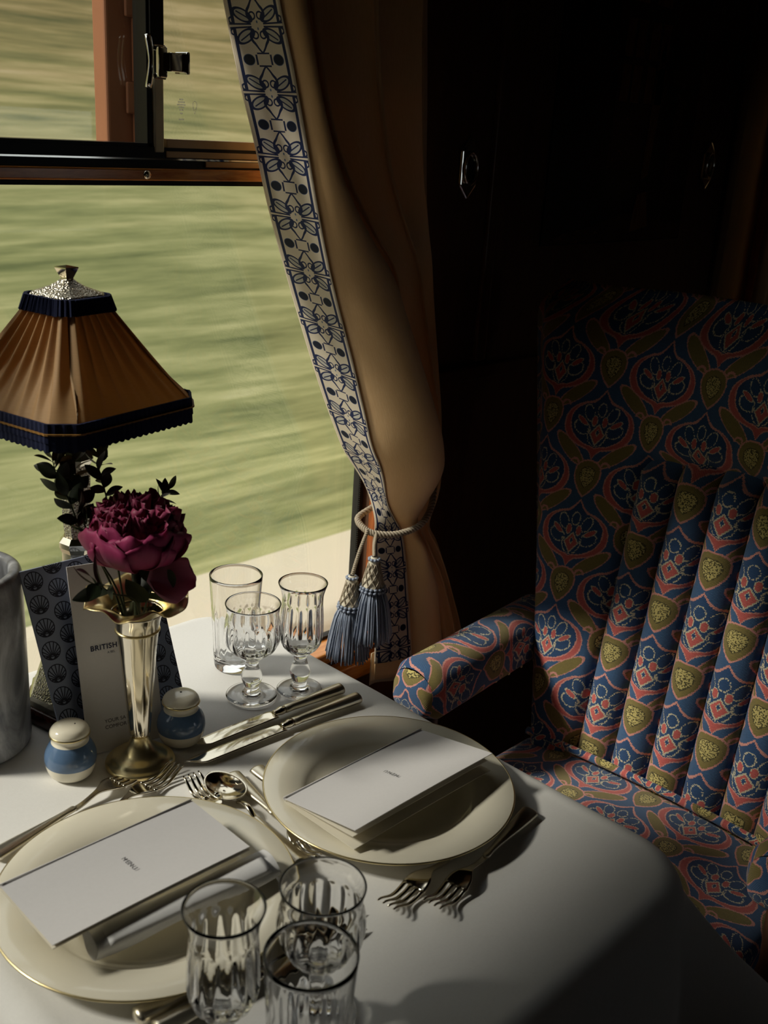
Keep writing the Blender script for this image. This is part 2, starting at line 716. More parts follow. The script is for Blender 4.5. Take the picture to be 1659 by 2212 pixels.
def interp(pts, t):
    """pts: [(t, value)] sorted ascending; smooth (monotone cubic-ish) interpolation"""
    if t <= pts[0][0]:
        return pts[0][1]
    if t >= pts[-1][0]:
        return pts[-1][1]
    for k in range(len(pts) - 1):
        t0, a = pts[k]
        t1, b = pts[k + 1]
        if t0 <= t <= t1:
            ma = (b - pts[k - 1][1]) / (t1 - pts[k - 1][0]) if k > 0 else (b - a) / (t1 - t0)
            mb = (pts[k + 2][1] - a) / (pts[k + 2][0] - t0) if k + 2 < len(pts) else (b - a) / (t1 - t0)
            h = t1 - t0
            s = (t - t0) / h
            return ((2 * s**3 - 3 * s**2 + 1) * a + (s**3 - 2 * s**2 + s) * h * ma
                    + (-2 * s**3 + 3 * s**2) * b + (s**3 - s**2) * h * mb)


def smooth(a, b, t):
    t = max(0.0, min(1.0, (t - a) / (b - a)))
    return t * t * (3 - 2 * t)


def tag(o, label, cat, group=None):
    o['label'] = label
    o['category'] = cat
    if group:
        o['group'] = group
    return o


def thing(name, label, cat, loc=(0, 0, 0), rz=0.0, group=None):
    o = bpy.data.objects.new(name, None)
    o.empty_display_size = 0.03
    COL.objects.link(o)
    o.location = (loc[0], loc[1], loc[2] + TZ)
    o.rotation_euler = (0, 0, rz)
    return tag(o, label, cat, group)


def structure(o):
    o['kind'] = 'structure'
    return o


def at(o, x=0, y=0, z=0):
    o.location = (x, y, z + TZ)
    return o


def dup(rootobj, loc, rz, label, group=None, name=None):
    r = rootobj.copy()
    COL.objects.link(r)
    r.location = (loc[0], loc[1], loc[2] + TZ)
    r.rotation_euler = (0, 0, rz)
    r['label'] = label
    if group:
        r['group'] = group
    for ch in list(rootobj.children):
        c = ch.copy()
        COL.objects.link(c)
        c.parent = r
        for g in list(ch.children):
            d = g.copy()
            COL.objects.link(d)
            d.parent = c
    return r


def lettering(text, size, mat, parent, loc, rot=(0, 0, 0), name='lettering', align='CENTER', spacing=1.0, bold=0.0):
    cu = bpy.data.curves.new('type', 'FONT')
    cu.body = text
    cu.size = size
    cu.align_x = align
    cu.align_y = 'CENTER'
    cu.space_character = spacing
    cu.extrude = 0.00004
    cu.offset = bold
    tmp = bpy.data.objects.new('type', cu)
    COL.objects.link(tmp)
    dg = bpy.context.evaluated_depsgraph_get()
    me = bpy.data.meshes.new_from_object(tmp.evaluated_get(dg))
    bpy.data.objects.remove(tmp)
    me.name = name
    me.materials.clear()
    me.materials.append(mat)
    o = bpy.data.objects.new(name, me)
    COL.objects.link(o)
    o.parent = parent
    o.location = loc
    o.rotation_euler = rot
    return o


# ------------------------------------------------------------------ the carriage shell
YW = 1.13          # inner face of the window wall
YG = 1.157         # glass plane
WX0, WX1 = -0.55, 1.172
WZ0, WZ1 = -0.15, 0.83
W2X0, W2X1 = 2.42, 3.3
XE, XR, YA, ZC, ZF = 3.7, -1.7, -1.6, 1.65, -TZ

structure(at(MB().add(*span(XR, XE, YA, YW + 0.1, ZF - 0.06, ZF)).build('floor', M['carpet'], smooth=False)))
structure(at(MB().add(*span(XR, XE, YA, YW + 0.1, ZC, ZC + 0.06)).build('ceiling', M['ceiling'], smooth=False)))
wb = MB()
Y0, Y1 = YW, YG + 0.004
wb.add(*span(XR, WX0, Y0, Y1, ZF, ZC))
wb.add(*span(WX1, W2X0, Y0, Y1, ZF, ZC))
wb.add(*span(W2X1, XE, Y0, Y1, ZF, ZC))
for a, b in ((WX0, WX1), (W2X0, W2X1)):
    wb.add(*span(a, b, Y0, Y1, ZF, WZ0))
    wb.add(*span(a, b, Y0, Y1, WZ1, ZC))
structure(at(wb.build('wall_window', M['mahogany'], smooth=False)))
AX0, AX1, AZ0, AZ1 = 1.9, 2.4, 0.2, 0.65  # added opening out of view, sized for the fill it lets in
ab = MB()
ab.add(*span(XR, AX0, YA - 0.06, YA, ZF, ZC)).add(*span(AX1, XE, YA - 0.06, YA, ZF, ZC))
ab.add(*span(AX0, AX1, YA - 0.06, YA, ZF, AZ0)).add(*span(AX0, AX1, YA - 0.06, YA, AZ1, ZC))
structure(at(ab.build('wall_aisle', M['mahogany'], smooth=False)))
EY0, EY1, EZ0, EZ1 = -0.105, -0.075, 0.45, 0.80  # added slit out of view, placed for a glint on the marquetry
eb = MB()
eb.add(*span(XE, XE + 0.06, YA, EY0, ZF, ZC)).add(*span(XE, XE + 0.06, EY1, YW + 0.1, ZF, ZC))
eb.add(*span(XE, XE + 0.06, EY0, EY1, ZF, EZ0)).add(*span(XE, XE + 0.06, EY0, EY1, EZ1, ZC))
structure(at(eb.build('wall_end', M['mahogany'], smooth=False)))
structure(at(MB().add(*span(XR - 0.06, XR, YA, YW + 0.1, ZF, ZC)).build('wall_rear', M['mahogany'], smooth=False)))

# window 1
win = bpy.data.objects.new('window_1', None)
COL.objects.link(win)
win.location = (0, 0, TZ)
structure(win)


def wpart(name, mat, boxes, bevel=0.0, parent=win, smooth=False):
    b = MB()
    for s in boxes:
        b.add(*span(*s))
    return structure(b.build(name, mat, parent, smooth=smooth, bevel=bevel))


RZ0, RZ1 = 0.588, 0.634
MX0, MX1 = 0.768, 0.785          # mullion between the two top lights
wpart('lower_pane', M['pane'], [(WX0, WX1, YG - 0.002, YG + 0.002, WZ0, RZ0)])
wpart('sliding_pane', M['pane'], [(WX0, MX0, YG + 0.003, YG + 0.007, RZ1 - 0.006, WZ1)])
wpart('fixed_pane', M['pane'], [(MX1, WX1, YG - 0.002, YG + 0.002, RZ1, WZ1)])
wpart('rail_wood', M['varnish'], [(WX0, WX1, 1.128, 1.158, RZ0 + 0.002, RZ0 + 0.016)], 0.002)
wpart('rail_lacquer', M['black'], [(WX0, WX1, 1.140, 1.170, RZ0 + 0.016, RZ1 - 0.006), (WX0, 0.77, 1.142, 1.170, RZ1 - 0.008, RZ1 - 0.002),
                                   (WX0, WX1, 1.134, 1.160, RZ0 - 0.004, RZ0 + 0.002)])
wpart('rail_runner', M['chrome'], [(WX0, WX1, 1.1385, 1.141, RZ0 + 0.0255, RZ0 + 0.0275), (WX0, WX1, 1.1405, 1.143, RZ0 + 0.0365, RZ0 + 0.0385)])
wpart('rail_cover', M['tansheen'], [(MX1 + 0.002, WX1, 1.138, 1.150, RZ0 + 0.0285, RZ0 + 0.036), (MX1 + 0.004, WX1, 1.140, 1.152, RZ0 + 0.039, RZ1 + 0.004),
                                      (MX1 + 0.06, WX1, 1.137, 1.149, RZ0 + 0.018, RZ0 + 0.025)], 0.001)  # tan stands in for what the black lacquer reflects here
wpart('mullion', M['black'], [(0.763, 0.770, 1.142, 1.170, RZ1 - 0.010, WZ1), (0.766, 0.785, 1.138, 1.156, 0.735, WZ1)], 0.001)
wpart('mullion_plate', M['dullmetal'], [(0.771, 0.785, 1.139, 1.150, RZ1 - 0.012, 0.728)], 0.002)
wpart('outer_stile', M['brownframe'], [(0.742, 0.797, 1.195, 1.225, RZ1 - 0.05, WZ1)], 0.004)
wpart('guide_channel', M['brownframe'], [(0.776, 0.788, 1.180, 1.194, RZ1 - 0.02, 0.668), (0.766, 0.779, 1.188, 1.193, 0.664, 0.700),
                                        (0.776, 0.788, 1.180, 1.194, 0.700, 0.772), (0.766, 0.779, 1.188, 1.193, 0.772, WZ1)], 0.002)
# chrome sash handle and catch
hb = MB().add(*tube([(MX0 - 0.007, 1.136 - 0.006 * sin(pi * k / 10), 0.695 + 0.056 * k / 10) for k in range(11)],
                    [0.0032 + 0.0012 * abs(cos(pi * k / 10)) for k in range(11)], 10))
structure(hb.build('sash_handle', M['chrome'], win))
cb = MB().add(*span(MX0 + 0.002, MX0 + 0.014, 1.126, 1.150, 0.706, 0.740)).add(*span(MX0 + 0.012, MX0 + 0.034, 1.118, 1.136, 0.713, 0.734))
cb.add(*span(MX0 + 0.031, MX0 + 0.036, 1.112, 1.138, 0.711, 0.736)).add(*span(MX0 - 0.001, MX0 + 0.018, 1.134, 1.150, 0.735, 0.742)).add(*span(MX0 - 0.001, MX0 + 0.018, 1.134, 1.150, 0.704, 0.711))
structure(cb.build('sash_catch', M['chrome'], win, smooth=False, bevel=0.002))
for sx in (0.50, 0.752):
    sc_ = MB().add(*lathe([(0, 0.003), (0.004, 0.002), (0.0052, 0), (0.0052, -0.003)], 16)).add(*box((0, 0, 0.0028), (0.007, 0.001, 0.001)))
    sc_.xf(Matrix.Translation((sx, 1.1275, RZ0 + 0.009)) @ Matrix.Rotation(radians(90), 4, 'X'))
    structure(sc_.build('rail_screw', M['silver'], win))
# wooden sill, casing, putty beads
wpart('sill', M['varnish'], [(WX0 - 0.1, 1.30, 1.108, 1.158, -0.162, -0.142)], 0.004)
wpart('sill_apron', M['varnish'], [(WX0 - 0.1, 1.30, 1.104, YW + 0.002, -0.212, -0.182)], 0.004)
wpart('glazing_bead', M['rubber'], [(WX0, WX1, 1.150, 1.163, -0.143, -0.137), (WX1 - 0.010, WX1, 1.150, 1.163, -0.142, WZ1)])
wpart('casing', M['teak'], [(WX1 - 0.002, 1.192, 1.112, YW + 0.004, -0.142, WZ1)], 0.004)
bd = MB()
for k in range(150):
    z = -0.13 + k * 0.0036
    bd.add(*box((WX1 - 0.0075, 1.149, z), (0.0042, 0.003, 0.0022)))
structure(bd.build('beaded_gasket', M['rubber'], win, smooth=False))
sc_ = MB().add(*lathe([(0, 0.002), (0.004, 0.0015), (0.005, 0), (0.005, -0.003)], 16))
sc_.xf(Matrix.Translation((1.098, 1.122, -0.1415)))
structure(sc_.build('sill_screw', M['silver'], win))
# etched safety marks on the fixed pane
em = MB()
mk = [(0, 0.012, 3), (0, 0.009, 5), (0, 0.006, 6), (0, 0.003, 4), (0, 0, 3), (0, -0.004, 2), (0, -0.011, 4)]
for ox, oz, n in mk:
    for k in range(n):
        em.add(*box((0.822 + (k - n / 2) * 0.0021, YG - 0.0022, 0.672 + oz), (0.0015, 0.0002, 0.0018)))
em.add(*tube([(0.841 + 0.0034 * sin(t) * (1 if cos(t) > 0 else 0.8), YG - 0.0022, 0.678 + 0.005 * cos(t)) for t in [2 * pi * k / 16 for k in range(17)]], 0.0003, 5))
em.add(*tube([(0.838, YG - 0.0022, 0.676), (0.841, YG - 0.0022, 0.668), (0.844, YG - 0.0022, 0.676)], 0.0003, 5))
etch = NT('etch_white', 0.9)
etch.color(srgb(236, 236, 230))
add_translucency(etch, 0.75)
structure(em.build('etched_mark', etch.mat, win, smooth=False))

# window 2, behind the far curtain
win2 = bpy.data.objects.new('window_2', None)
COL.objects.link(win2)
win2.location = (0, 0, TZ)
structure(win2)
wpart('glass', M['pane'], [(W2X0, W2X1, YG - 0.002, YG + 0.002, WZ0, WZ1)], parent=win2)
wpart('frame', M['teak'], [(W2X0 - 0.04, W2X0, 1.112, YW + 0.004, WZ0, WZ1), (W2X0 - 0.04, W2X1, 1.108, YW + 0.004, WZ0 - 0.03, WZ0)], 0.003, parent=win2)

# unseen window added across the aisle to fill the dark side
fill_win = bpy.data.objects.new('added_fill_window', None)
COL.objects.link(fill_win)
fill_win.location = (0, 0, TZ)
structure(fill_win)
wpart('glass', M['pane'], [(AX0, AX1, YA - 0.032, YA - 0.028, AZ0, AZ1)], parent=fill_win)
wpart('frame', M['teak'], [(AX0 - 0.03, AX0, YA - 0.002, YA + 0.015, AZ0, AZ1), (AX1, AX1 + 0.03, YA - 0.002, YA + 0.015, AZ0, AZ1),
                           (AX0 - 0.03, AX1 + 0.03, YA - 0.002, YA + 0.015, AZ0 - 0.03, AZ0), (AX0 - 0.03, AX1 + 0.03, YA - 0.002, YA + 0.015, AZ1, AZ1 + 0.03)], 0.003, parent=fill_win)

# unseen glass slit added in the end wall to reflect in the marquetry
glint_win = bpy.data.objects.new('added_glint_window', None)
COL.objects.link(glint_win)
glint_win.location = (0, 0, TZ)
structure(glint_win)
wpart('glass', M['pane'], [(XE + 0.028, XE + 0.032, EY0, EY1, EZ0, EZ1)], parent=glint_win)
wpart('frame', M['teak'], [(XE - 0.012, XE + 0.002, EY0 - 0.03, EY0, EZ0, EZ1), (XE - 0.012, XE + 0.002, EY1, EY1 + 0.03, EZ0, EZ1),
                           (XE - 0.012, XE + 0.002, EY0 - 0.03, EY1 + 0.03, EZ0 - 0.03, EZ0), (XE - 0.012, XE + 0.002, EY0 - 0.03, EY1 + 0.03, EZ1, EZ1 + 0.03)], 0.003, parent=glint_win)

# pier trims either side of the marquetry
structure(at(MB().add(*span(1.40, 1.425, YW - 0.008, YW + 0.002, 0.30, ZC)).build('trim_1', M['mahogany'], smooth=False, bevel=0.003)))
structure(at(MB().add(*span(2.19, 2.225, YW - 0.012, YW + 0.002, ZF, ZC)).build('trim_2', M['mahogany'], smooth=False, bevel=0.003)))
structure(at(MB().add(*span(1.25, 2.34, YW - 0.014, YW + 0.002, 0.27, 0.295)).build('trim_3', M['mahogany'], smooth=False, bevel=0.004)))

# ------------------------------------------------------------------ outside
def grass_mat():
    m = NT('passing_grass', 0.95, 0, 0.05)
    o = m.obj()
    s1 = m.noise(m.mapping(o, (0.22, 2.6, 2.6)), 1.3, 5, 0.6)
    s2 = m.noise(m.mapping(o, (0.55, 6.0, 6.0)), 1.6, 4, 0.6)
    sep = m.node('ShaderNodeSeparateXYZ')
    m.link(o, sep.inputs[0])
    z = X(m, sep.outputs[2])
    f = s1 * 0.6 + s2 * 0.5 - 0.05
    green = m.ramp(f, [(0.34, srgb(92, 98, 64)), (0.48, srgb(126, 128, 86)), (0.6, srgb(154, 152, 108)), (0.74, srgb(178, 172, 136))])
    dry = m.ramp(f, [(0.34, srgb(84, 82, 54)), (0.48, srgb(122, 110, 74)), (0.6, srgb(148, 132, 96)), (0.74, srgb(172, 156, 128))])
    k = m.math('SMOOTH_MIN', (z * 0.7 + s1 * 1.0 - 0.40).max(0.0), 1.0, 0.1)
    m.color(m.mix(k, green, dry))
    return m.mat


def ballast_mat():
    m = NT('passing_ballast', 0.95, 0, 0.05)
    o = m.obj()
    sep = m.node('ShaderNodeSeparateXYZ')
    m.link(o, sep.inputs[0])
    y = X(m, sep.outputs[1])
    n = m.noise(m.mapping(o, (0.15, 5, 5)), 1.2, 3)
    f = (y - 1.2) * 0.29 + (n - 0.5) * 0.12
    m.color(m.ramp(f, [(0.0, srgb(150, 144, 132)), (0.38, srgb(172, 160, 142)), (0.5, srgb(140, 128, 110)), (0.66, srgb(134, 122, 104)),
                       (0.76, srgb(190, 178, 160)), (0.95, srgb(184, 174, 154))]))
    return m.mat


prof = [(4.45, -1.86), (5.2, -1.62), (6.5, -1.0), (8.5, 0.35), (11, 2.4), (14, 5.2), (17, 8.2), (22, 12.5), (40, 15)]
g = grid(60, 80, lambda a, b: (-30 + 70 * a, interp([(k / 8, p[0]) for k, p in enumerate(prof)], b),
                              interp([(k / 8, p[1]) for k, p in enumerate(prof)], b) + 0.10 * sin(a * 40) * sin(b * 23) * (1 if b > 0.1 else 0)))
bank = at(MB().add(*g).build('embankment', grass_mat()))
structure(bank)
g = grid(20, 12, lambda a, b: (-30 + 70 * a, 1.3 + 3.25 * b, -1.86 + (0.05 if b > 0.7 else 0.0) - (0.02 if b < 0.1 else 0)))
track = at(MB().add(*g).build('ground', ballast_mat()))
structure(track)
structure(at(MB().add(*grid(6, 6, lambda a, b: (-30 + 70 * a, -40 + 41.3 * b, -1.9 - 0.02 * sin(9 * a)))).build('terrain', M['carpet'])))

# ------------------------------------------------------------------ table and cloth
TX0, TX1, TY0, TY1 = 0.305, 0.852, 0.372, 1.104
tbl = thing('dining_table', 'small dining table hidden under the white cloth by the window', 'table', (0.578, 0.74, 0))
MB().add(*span(TX0 + 0.03 - 0.578, TX1 - 0.02 - 0.578, TY0 + 0.03 - 0.74, TY1 - 0.012 - 0.74, -0.034, -0.008)).build('tabletop', M['chairwood'], tbl, smooth=False, bevel=0.004)
MB().add(*lathe([(0, -TZ), (0.16, -TZ), (0.15, -TZ + 0.03), (0.035, -TZ + 0.06), (0.03, -0.06), (0.12, -0.034), (0, -0.034)], 32)).build('pedestal', M['chairwood'], tbl)


def cloth_pt(p, q):
    cr = 0.05
    # nearest point on the rounded rectangle
    ix = min(max(p, TX0 + cr), TX1 - cr)
    iy = min(max(q, TY0 + cr), TY1 - cr)
    dx, dy = p - ix, q - iy
    L = sqrt(dx * dx + dy * dy)
    if L <= cr:
        d = 0
        nx = ny = 0
    else:
        d = L - cr
        nx, ny = dx / L, dy / L
    wr = 0.0007 * sin(9 * p + 14 * q) + 0.0005 * sin(31 * q - 5 * p) + 0.0004 * sin(22 * p + 3)
    if d == 0:
        # soft fall towards the edge
        e = cr - L if (abs(dx) > 1e-9 or abs(dy) > 1e-9) else 1
        return (p, q, wr - 0.0007)
    bx, by = ix + nx * cr, iy + ny * cr
    r = 0.030
    arc = r * pi / 2
    if d < arc:
        a = d / r
        off, z = r * sin(a), -r * (1 - cos(a))
    else:
        drop = d - arc
        cornerness = max(0.0, 1 - abs(abs(nx) - abs(ny)) * 1.35) if (abs(nx) > 0.02 and abs(ny) > 0.02) else 0
        along = atan2(ny, nx)
        wave = 0.5 + 0.5 * sin(p * 26 + q * 31 + 1.2) * sin(p * 9 - q * 7 + 0.5)
        flare = 0.14 + 0.22 * wave + 0.85 * cornerness
        if ny > 0.5:
            flare = 0.02
        off = r + drop * flare * 0.62
        z = -r - drop * sqrt(max(0.15, 1 - (flare * 0.62) ** 2))
        z += 0.0
    return (bx + nx * off, by + ny * off, z + wr)


DL, DR, DF = 0.22, 0.20, 0.36
g = grid(150, 150, lambda a, b: cloth_pt(TX0 - DL + (TX1 - TX0 + DL + DR) * a, TY0 - DF + (TY1 + 0.012 - TY0 + DF) * b))
cl = at(MB().add(*g).build('tablecloth', M['cloth'], sub=1))
tag(cl, 'white linen tablecloth covering the window table and hanging over its edge', 'tablecloth')

# ------------------------------------------------------------------ plates
pl_prof = [(0, 0.003), (0.070, 0.003), (0.082, 0.0055), (0.088, 0.0105), (0.094, 0.0145), (0.131, 0.0205), (0.1325, 0.0195), (0.131, 0.0183),
           (0.096, 0.0115), (0.086, 0.004), (0.078, 0.0005), (0.072, 0.0), (0.070, 0.0012), (0, 0.0012)]


def make_plate(label, loc, s=1.0):
    t = thing('dinner_plate', label, 'plate', loc, 0, 'gilt rimmed plates on the table')
    MB().add(*lathe([(r * s, z) for r, z in pl_prof], 120)).build('plate_body', M['porcelain'], t)
    ring = [((0.1316 + 0.0011 * cos(w)) * s, 0.0196 + 0.0011 * sin(w)) for w in [2 * pi * k / 8 for k in range(8)]]
    MB().add(*lathe(ring, 120, closed=True)).build('gilt_rim', M['gold'], t)
    return t


make_plate('cream dinner plate holding a menu card, in front of the patterned chair', (0.710, 0.634, 0.0012))
make_plate('cream dinner plate with a menu card over a rolled napkin, beside the front glasses', (0.432, 0.664, 0.0012), 1.008)


# menu cards (folded card, opening towards the aisle)
def menu_card(label, loc, rz, L, Wd, gap, rotm):
    t = thing('menu_card', label, 'menu', loc, rz, 'folded menu cards on plates')
    def leaf(z0, z1, mat, nm, cut=0.0):
        b = MB()
        g_ = grid(10, 6, lambda a, q: (L * (a - 0.5), Wd * (0.5 - q) + cut * q * 0, z0 + (z1 - z0) * q + 0.0010 * sin(pi * a)))
        b.add(*g_)
        return b.build(nm, mat, t, smooth=False, solid=0.0006)
    leaf(0.004, gap, M['card'], 'front_leaf')
    leaf(0.0005, 0.0025, M['paper'], 'back_leaf')
    b = MB().add(*grid(10, 6, lambda a, q: (L * (a - 0.5) * 0.985, Wd * (0.49 - q * 0.95), 0.003 + (gap * 0.45) * q)))
    b.build('inner_page', M['paper'], t, smooth=False, solid=0.0004)
    sp = [(0, Wd * 0.5 + 0.002 * sin(w), 0.002 + 0.002 * (1 - cos(w))) for w in [pi * k / 6 for k in range(7)]]
    b = MB().add(*grid(1, 6, lambda a, q: (L * (a - 0.5), sp[round(q * 6)][1], sp[round(q * 6)][2])))
    b.build('fold', M['card'], t, solid=0.0005)
    tilt = atan2(gap - 0.004, -Wd) + pi
    e_ = (Matrix.Rotation(tilt, 3, 'X') @ Matrix.Rotation(rotm - rz, 3, 'Z')).to_euler()
    lettering('MENU', 0.0062, M['ink'], t, (0.0, 0.0, 0.004 + (gap - 0.004) * 0.5 + 0.0024), e_, spacing=1.35)
    return t


menu_card('white folded card reading MENU on the plate nearest the patterned chair', (0.704, 0.626, 0.0225), radians(-0.5), 0.203, 0.102, 0.024, radians(90))
menu_card('white folded card reading MENU laid over the rolled napkin', (0.416, 0.668, 0.0440), radians(-2), 0.192, 0.092, 0.006, radians(-90))

# rolled napkin under the left card
nk = thing('napkin', 'white napkin rolled up on the plate beneath a menu card', 'napkin', (0.440, 0.619, 0.0152), radians(-6))
b = MB()
g = grid(24, 40, lambda a, q: (-0.088 + 0.176 * q, (0.0145 + 0.003 * sin(9 * q) + 0.002 * sin(3 * 2 * pi * a + 5 * q)) * cos(2 * pi * a),
                              0.0125 + (0.0115 + 0.0015 * sin(11 * q + 1)) * sin(2 * pi * a)), wrap_u=True)
b.add(*g)
b.build('roll', M['napkin'], nk)
b = MB()
g = grid(30, 30, lambda a, q: (-0.078 + 0.156 * q, (0.004 + 0.0135 * a) * cos(9 * a) - 0.002, 0.0145 + (0.003 + 0.0085 * a) * sin(9 * a)))
b.add(*g)
b.build('folded_end', M['napkin'], nk, solid=0.0008)


# ------------------------------------------------------------------ cutlery
def fluted_handle(L, w0, w1, th, ribs=9):
    n = 40
    def fn(a, q):
        w = 2 * pi * a
        s = q
        ww = w0 + (w1 - w0) * smooth(0.05, 1.0, 1 - s) * (1 if s > 0.02 else 0.82)
        tt = th * (0.8 + 0.35 * (1 - s))
        rib = 1 + 0.055 * cos(ribs * 2 * w) * (1 if 0.02 < s < 0.9 else 0.2)
        if s > 0.90:
            ww = w0 * (1.15 if int((s - 0.9) * 60) % 2 == 0 else 0.9)
        if s > 0.999 or s < 0.001:
            ww *= 0.55
            tt *= 0.55
        return (L * s, 0.5 * ww * cos(w) * rib, th * 0.62 + 0.5 * tt * sin(w) * rib)
    g_ = grid(n, 36, fn, wrap_u=True)
    vs, fs, uvs = g_
    fs = list(fs) + [tuple(range(n))[::-1], tuple(36 * n + i for i in range(n))]
    return vs, fs, uvs


def make_fork(L, label, group):
    t = thing('fork', label, 'fork', (0, 0, 0), 0, group)
    hl = L * 0.50
    MB().add(*fluted_handle(hl, 0.0070, 0.0180, 0.0065)).build('handle', M['cutlery'], t)
    # neck and palm
    def zc(s):          # along whole fork 0.5..1
        return 0.0037 + 0.006 * sin(pi * smooth(0.5, 0.86, s)) * 0.9 - 0.001 * smooth(0.74, 0.84, s) + 0.0095 * smooth(0.84, 1.0, s) ** 1.4
    def fn(a, q):
        s = 0.49 + 0.29 * q
        w = interp([(0, 0.006), (0.35, 0.0052), (0.55, 0.0075), (0.8, 0.021), (1, 0.0245)], q)
        y = (a - 0.5) * w
        return (L * s, y, zc(s) - 0.0012 * (1 - (2 * a - 1) ** 2) * smooth(0.5, 1, q))
    MB().add(*grid(10, 24, fn)).build('neck', M['silver'], t, solid=0.0019)
    for k in range(4):
        y0 = (k - 1.5) * 0.0066
        pts = [(L * (0.775 + 0.225 * q), y0 * (1 - 0.10 * q), zc(0.775 + 0.225 * q) - 0.0007) for q in [i / 12 for i in range(13)]]
        rad = [0.0023 - 0.0012 * (i / 12) ** 2 for i in range(13)]
        MB().add(*tube(pts, rad, 8, 0.6)).build('tine', M['silver'], t)
    return t


def make_spoon(L, label, group):
    t = thing('spoon', label, 'spoon', (0, 0, 0), 0, group)
    MB().add(*fluted_handle(L * 0.50, 0.0070, 0.0180, 0.0065)).build('handle', M['cutlery'], t)
    pts = [(L * (0.49 + 0.19 * q), 0, 0.0037 + 0.006 * sin(pi * q) ) for q in [i / 8 for i in range(9)]]
    MB().add(*tube(pts, [0.003 - 0.0004 * i / 8 for i in range(9)], 10, 0.7)).build('neck', M['silver'], t)
    def fn(a, q):
        ang = 2 * pi * a
        rx, ry = L * 0.165, 0.0195
        x = L * 0.835 + rx * q * cos(ang)
        y = ry * q * sin(ang) * (1 - 0.14 * cos(ang))
        return (x, y, 0.0022 + 0.0078 * q ** 2.2)
    MB().add(*grid(40, 12, fn, wrap_u=True)).build('bowl', M['silver'], t, solid=-0.0012)
    return t


def make_knife(L, label, group):
    t = thing('table_knife', label, 'knife', (0, 0, 0), 0, group)
    hl = L * 0.42
    MB().add(*fluted_handle(hl, 0.0105, 0.0175, 0.011)).build('handle', M['cutlery'], t)
    MB().add(*tube([(hl - 0.002, 0, 0.0068), (hl + 0.004, 0, 0.0066), (hl + 0.010, 0, 0.006), (hl + 0.013, 0, 0.0055)], [0.0052, 0.0060, 0.0044, 0.0052], 12, 0.85)).build('bolster', M['silver'], t)
    bl = L - hl - 0.012
    top = lambda q: 0.0085 * (1 - smooth(0.80, 1.0, q) * 1.75)
    bot = lambda q: -interp([(0, 0.0075), (0.06, 0.0098), (0.5, 0.0108), (0.85, 0.0098), (0.96, 0.0082), (1, 0.0068)], q)
    def fn(a, q):
        y = bot(q) + (top(q) - bot(q)) * a
        return (hl + 0.012 + bl * q, y, 0.0050 - 0.003 * q + 0.0004 * sin(pi * a))
    MB().add(*grid(8, 40, fn)).build('blade', M['silver'], t, solid=0.0012)
    return t


def lay(t, a, b, z=0.0012):
    """from the handle end a to the tip b (table coordinates)"""
    t.location = (a[0], a[1], z + TZ)
    t.rotation_euler = (0, 0, atan2(b[1] - a[1], b[0] - a[0]))
    return t


GK, GF, GS = 'silver knives laid by the plates', 'silver forks laid by the plates', 'dessert cutlery between the plates'
lay(make_knife(0.245, 'larger silver knife with ribbed handle, lying right against the plate by the chair', GK), (0.826, 0.796), (0.584, 0.818))
lay(make_knife(0.216, 'smaller silver knife with ribbed handle, lying by the foot of the flute glass', GK), (0.825, 0.826), (0.611, 0.843))
f1 = lay(make_fork(0.196, 'silver fork whose tines touch the foot of the trumpet vase', GF), (0.358, 0.809), (0.551, 0.843))
f2 = dup(f1, (0, 0, 0), 0, 'silver fork partly under the plate with the napkin, tines pointing at the salt shaker', GF)
lay(f2, (0.378, 0.783), (0.572, 0.816))
f3 = dup(f1, (0, 0, 0), 0, 'silver fork sticking out from the plate by the chair, its handle end shown', GF)
lay(f3, (0.806, 0.517), (0.616, 0.486), 0.0012)
f4 = dup(f1, (0, 0, 0), 0, 'silver fork under the plate by the chair, only its tines clear of the rim', GF)
lay(f4, (0.776, 0.535), (0.584, 0.513), 0.0012)
lay(make_spoon(0.172, 'silver dessert spoon with its bowl beside the plate with the napkin rim', GS), (0.570, 0.611), (0.589, 0.782))
d1 = lay(make_fork(0.172, 'silver dessert fork under the plate with the napkin rim, tines beside the spoon bowl', GS), (0.548, 0.620), (0.570, 0.791))
d2 = dup(d1, (0, 0, 0), 0, 'silver dessert fork with ribbed handle end next to the spoon bowl', GS)
lay(d2, (0.609, 0.772), (0.588, 0.600))
d3 = lay(make_spoon(0.172, 'silver dessert spoon tucked under the plate by the chair, only its handle end showing', GS), (0.636, 0.764), (0.618, 0.594))
k3 = make_knife(0.222, 'silver knife at the photo bottom, ribbed handle end nearest the plate with the napkin', GK)
lay(k3, (0.348, 0.557), (0.568, 0.533))
k3.location.z = 0.0012 + TZ
k4 = make_knife(0.205, 'silver knife at the photo bottom, behind the flute glass foot', GK)
lay(k4, (0.352, 0.536), (0.556, 0.516))


# ------------------------------------------------------------------ glasses
def flute_mod(n, amp, z0, z1, soft=0.008):
    def mod(t, k, r, z):
        w = smooth(z0, z0 + soft, z) * (1 - smooth(z1 - soft, z1, z))
        return (r * (1 - amp * w * (0.5 - 0.5 * abs(cos(n * t / 2)) * 2 + 0.5)), z)
    return mod


def refine(prof, n=4):
    ts = [0.0]
    for a, b in zip(prof, prof[1:]):
        ts.append(ts[-1] + max(1e-6, sqrt((a[0] - b[0]) ** 2 + (a[1] - b[1]) ** 2)))
    R_ = [(t, p[0]) for t, p in zip(ts, prof)]
    Z_ = [(t, p[1]) for t, p in zip(ts, prof)]
    out = []
    for k in range(len(prof) - 1):
        for i in range(n):
            t = ts[k] + (ts[k + 1] - ts[k]) * i / n
            out.append((max(0.0, interp(R_, t)), interp(Z_, t)))
    out.append(prof[-1])
    out[0] = prof[0]
    return out


